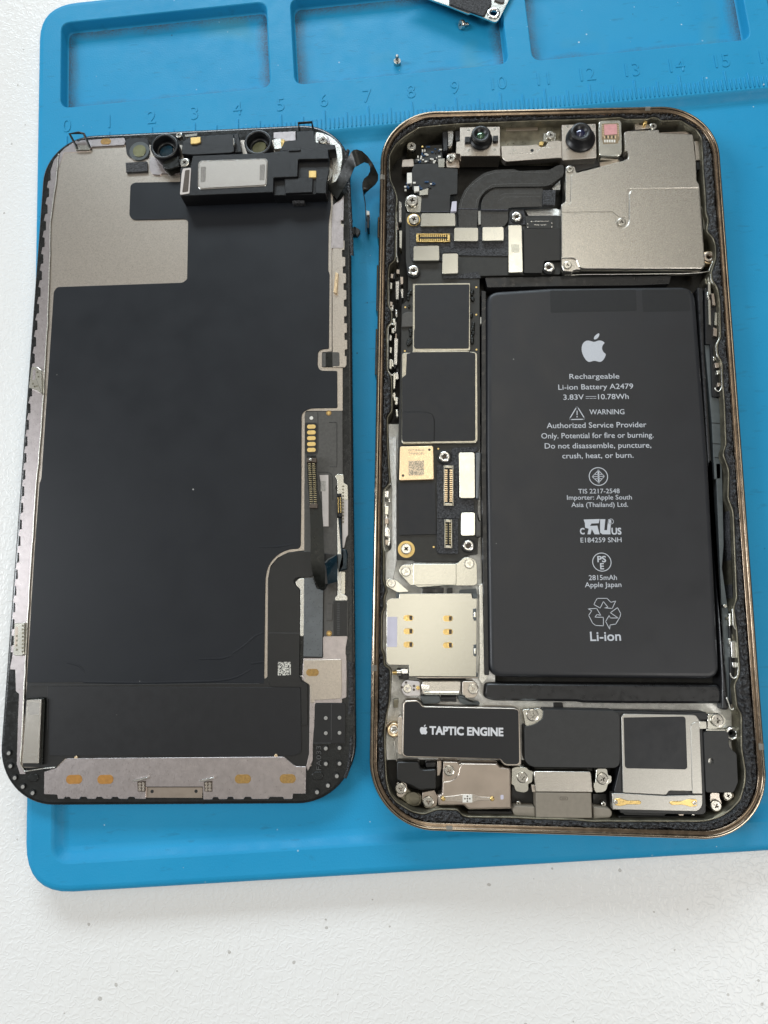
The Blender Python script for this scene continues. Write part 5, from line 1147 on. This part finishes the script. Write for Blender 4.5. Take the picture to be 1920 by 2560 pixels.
lumps('adhesive_residue', [(870, 375), (866, 400), (872, 470), (876, 540), (880, 640)], .8, 2.0, 120, 3)
# ---------------------------------------------------------------- earpiece module at the top of the display
em = MB()
em.prism(poly('N', "416,292 476,290 492,218 950,200 1010,192 1080,182 1270,175 1318,176 1322,236 1136,240 1132,346 986,352 985,440 415,464", 5.8), 5.8, 2.2, 0, .12, .25)
ear = em.build('earpiece_module', 'plastic_black', dp)
def epart(nm, s, z1, z0, m='plastic_black', r=.2, bev=.1): return plate(nm, 'N', s, z1, z0, m, ear, r, bev)
epart('module_step', "985,354 1132,348 1135,242 1318,238 1325,300 1312,370 1310,450 1180,456 985,460", 4.9, 2.2)
epart('module_block', "1052,357 1226,351 1222,440 1056,447", 5.5, 4.5); epart('module_block', "1244,345 1308,372 1306,448 1240,446", 5.2, 4.5)
epart('module_step', "430,132 475,102 545,98 740,84 746,190 720,200 492,212 424,206", 5.0, 2.2); epart('module_step', "740,84 770,82 790,195 700,204 705,160 740,155", 4.2, 2.2)
epart('module_step', "1052,130 1126,120 1125,70 1230,64 1236,130 1268,146 1360,150 1366,176 1318,184 1080,184 1022,190 1035,165", 5.2, 2.2)
epart('module_rib', "1075,178 1150,172 1150,186 1076,190", 6.0, 5.0)
epart('receiver_rim', "524,262 540,246 938,233 951,248 945,394 932,404 538,424 522,408", 5.9, 5.7, 'chrome', .5, .08)
rec_ = epart('receiver_plate', "532,266 546,254 932,240 944,254 938,388 928,396 544,416 530,402", 6.02, 5.7, 'receiver_steel', .4, .05)
epart('receiver_scuff', "542,286 574,284 570,376 540,380", 6.03, 5.9, 'dusty_pad', .2, 0); epart('receiver_scuff', "902,272 934,270 930,366 900,368", 6.03, 5.9, 'dusty_pad', .2, 0)
epart('slot_rim', "432,296 482,290 472,448 414,456 424,330", 5.92, 5.6, 'label_pink', .35, .05); epart('slot_insert', "446,306 474,302 464,436 428,442", 5.96, 5.8, 'brown_slot', .25, .02)
epart('gold_contact', "478,106 540,101 541,134 516,144 479,145", 5.3, 4.9, 'gold_pad', .15); epart('gold_contact', "1200,308 1246,308 1246,350 1200,350", 5.3, 4.8, 'gold_pad', .1)
epart('module_pin', "736,110 748,108 748,152 738,156", 5.2, 4.5, 'chrome', .05); epart('foam_tab', "1098,490 1174,488 1174,506 1100,508", 3.4, 2.3, 'foam', .1)
for x, y, r, z in ((408, 92, 19, 4.2), (443, 260, 29, 5.0), (1287, 122, 27, 3.4), (1300, 342, 27, 4.4)): screw('N', x, y, r, z, ear)
plate('screw_seat', 'N', "408,240 470,232 482,284 420,292", 4.7, 2.2, 'plastic_black', ear, .4); plate('screw_seat', 'N', "1256,290 1325,280 1345,310 1340,350 1310,375 1262,360", 4.2, 2.2, 'steel_pale', ear, .5); plate('screw_seat', 'N', "1248,100 1320,98 1330,140 1262,146", 3.1, 2.1, 'steel_mauve', ear, .4)
plate('metal_shim', 'N', "985,118 1030,112 1032,160 1050,165 1048,172 990,178", 3.2, 2.1, 'steel_edge', ear, .1); plate('gold_contact', 'N', "1030,115 1052,118 1052,165 1032,160", 3.6, 2.1, 'gold', ear, .05)
plate('metal_shim', 'N', "440,90 520,80 520,96 450,104", 3.4, 2.1, 'steel_pale', ear, .1)
def sensor_ring(x, y, r, h, xl, yl, rl, lm, gap=True):
    z0 = 2.2; c = at('N', x, y, z0 + h); R = math.dist(c, at('N', x + r, y, z0 + h)); mb = MB()
    mb.annulus(c, R, R * .80, z0 + h, z0, 0, .1, 40); mb.annulus(c, R * .80, R * .56, z0 + .9, z0, 0, .1, 40)
    o = mb.build('sensor_ring', 'plastic_black', dp)
    c = at('N', xl, yl, z0 + .2); R = math.dist(c, at('N', xl + rl, yl, z0 + .2)); mb = MB(); mb.cyl(c, R, z0 + .35, z0 - .1, 0, .08, 32); mb.build('sensor_lens', lm, o); return o
sensor_ring(318, 158, 84, 2.4, 330, 188, 42, 'lens_blue'); sensor_ring(890, 135, 84, 2.4, 892, 162, 48, 'lens_green')
wl = plate('sensor_well', 'N', "78,118,.6 130,108 215,112,.6 228,160 225,232,.6 150,242,1 90,222,1.2", 2.3, 2.0, 'label_black', dp, .8, .1); mb = MB(); mb.cyl(at('N', 165, 186, 2.55), 2.3, 2.42, 2.2, 0, .05, 32, ); mb.build('well_ring', 'side_flex', wl); mb = MB(); mb.cyl(at('N', 166, 186, 2.6), 1.5, 2.55, 2.3, 0, .05, 32); mb.build('sensor_lens', 'lens_green', wl)
plate('sensor_tail', 'N', "306,262 330,240 408,214 416,282 345,306 308,292", 4.0, 2.2, 'flex_gloss', dp, .4, .3)
plate('steel_tab', 'N', "228,224 302,226 320,298 416,286 416,331 302,325 290,336 245,330 228,300", 2.4, 2.1, 'steel_mauve', dp, .3, .06); plate('foam_pad', 'N', "82,260 214,251 215,312 86,319", 2.6, 2.1, 'foam', dp, .15, .05)
plate('top_strip', 'A', "345,606 395,603 535,594 542,610 538,626 395,634 385,648 325,648 325,628", 2.4, 2.0, 'steel_mauve', dp, .3, .06); mb = MB(); mb.prism(oval('A', 457, 611, 46, 26, 2.44), 2.44, 2.3, 0, .02, None); mb.build('adhesive_pad', 'ochre', dp)
for k_, s in (('A', "328,634 305,584 345,579 366,583 382,628"), ('A', "1292,556 1290,538 1348,534 1352,556")):
    mb = MB(); q = [at(k_, float(t.split(',')[0]), float(t.split(',')[1]), 3.2) for t in s.split()]
    zz = [2.4] + [3.6] * (len(q) - 2) + [2.4]; mb.tube([(*p, z) for p, z in zip(q, zz)], .28, 0, 8); mb.build('wire_clip', 'flex_gloss', dp, smooth=60)
o = plate('clip_base', 'A', "322,628 388,626 388,648 324,648", 2.6, 2.2, 'steel_pale', dp, .2)
# ribbon cable running off the display's top right corner
rb = [((817, 464), (842, 499), 2.5, 2.7), ((840, 453.6), (860, 470), 3.0, 3.2), ((853, 427), (876, 443), 4.2, 4.2), ((866, 402), (885, 421), 5.6, 5.2), ((878, 381), (887, 418), 6.8, 6.0), ((884, 375), (893, 415), 7.1, 6.3), ((892, 374), (902, 410), 7.0, 6.2), ((905, 378), (911, 405.5), 6.6, 6.0), ((919, 391), (921, 409), 6.0, 5.6), ((931, 407), (925.5, 418), 5.4, 5.0), ((939, 422), (925, 429), 4.8, 4.4), ((945.5, 437), (920, 438.5), 4.2, 3.8), ((945, 451), (910, 447), 3.6, 3.4), ((938, 462), (906, 457), 3.1, 3.1), ((926, 472), (905.5, 467), 2.6, 2.9), ((915, 481), (907.5, 477), 1.8, 2.8), ((910.5, 488), (908.7, 486), .6, 2.8), ((913.5, 508), (912.5, 506), -.2, 2.6), ((915.5, 540), (914.5, 540), -.8, 2.4), ((915.3, 580), (914.8, 580), -1.2, 2.2)]
mb = MB(); mb.ribbon([(*un(*a, za), za) for a, b, za, zb in rb], [(*un(*b, zb), zb) for a, b, za, zb in rb], 0)
rc = mb.build('ribbon_cable', 'flex_gloss', dp, smooth=80, solid=.14)
plate('cable_tip', 'V', "768,1480 838,1480 842,1580 768,1582", 2.0, 0, 'white_part', rc, .15); plate('cable_tip', 'V', "776,1586 834,1586 832,1912 778,1912", 1.8, -.5, 'plastic_black', rc, .1); plate('cable_stiffener', 'V', "724,1320 742,1322 760,1605 742,1605", 2.4, .3, 'steel_bright', rc, .02)
# ================================================================ loose bits
mb = MB(); mb.prism(poly('V', "470,1860 512,1890 605,1952 614,2000 585,2050 532,2122 495,2092 470,2010", .2), .2, -.6, 0, .15, .15); mb.prism(poly('V', "400,1905 475,1862 490,2085 408,2062", -.3), -.3, -1.4, 0, .1, .1)
o = mb.build('adhesive_scrap', 'module_grey', None); o['label'] = 'small torn black scrap of adhesive lying between the display and the phone'; o['category'] = 'scrap'
sh = thing('shield_plate', 'loose bright metal shield plate with black foam pads at the top edge', 'metal plate', (*at('AA', 1000, 100, 0), 0))
mb = MB(); hp = [[(c[0] + .0, c[1]) for c in [(at('AA', 1205, 220, .75)[0] + .80 * math.cos(t * math.pi / 12), at('AA', 1205, 220, .75)[1] + .80 * math.sin(t * math.pi / 12)) for t in range(24)]]]
mb.prism(poly('AA', "-300,-190 150,2 340,72 372,80 765,236 812,220 1000,292 1190,370,.8 1245,378,.8 1292,345,.6 1385,165 1500,-60 1620,-330 500,-700", .75), .75, .35, 0, .06, .1, hp)
sp_ = mb.build('plate_body', 'steel_bright', sh)
mb = MB(); mb.annulus(at('AA', 1205, 220, .9), 1.5, .8, .95, .4, 0, .1); mb.build('hole_collar', 'chrome', sh)
plate('foam_pad', 'AA', "438,-300 434,70 1010,270,.3 1045,258,.4 1090,172,.3 1172,60,.4 1166,-60 900,-300", 1.1, .7, 'foam', sh, .2, .1); plate('foam_pad', 'AA', "1210,0 1330,46 1388,38 1400,-40 1250,-80", 1.0, .7, 'flex_warm', sh, .3, .1)
def loose(label, k, x, y, tilt, az, up, r, px):
    t = thing('loose_screw', label, 'screw', (*at(k, x, y, -2.5), -2.5), 'loose screws in the middle tray'); rot = Matrix.Translation(Vector((*at(k, x, y, -2.0), -2.5 + up)) * K) @ Matrix.Rotation(az, 4, 'Z') @ Matrix.Rotation(tilt, 4, 'X')
    h = bpy.data.objects.new('screw_head', SCREW['tri']); SC.collection.objects.link(h); put(h, t); h.matrix_world = rot @ Matrix.Diagonal((r, r, .8, 1))
    h.matrix_basis = rot @ Matrix.Diagonal((r, r, .8, 1))
    mb = MB(); mb.cyl((0, 0), .38 * r, -.5, -2.1, 0, .1, 14)
    for i in range(4): mb.annulus((0, 0), .46 * r, .3 * r, -.75 - i * .33, -.92 - i * .33, 0, .04, 14)
    s = mb.build('screw_shaft', 'screw_steel', t); s.matrix_basis = rot
loose('tiny silver screw standing on its head in the middle tray, shaft up', 'B', 57, 267, math.pi, .3, .1, .82, 0)
loose('tiny grey screw lying on its side near the corner of the shield plate', 'AA', 632, 455, math.radians(68), -1.15, .95, .95, 0)
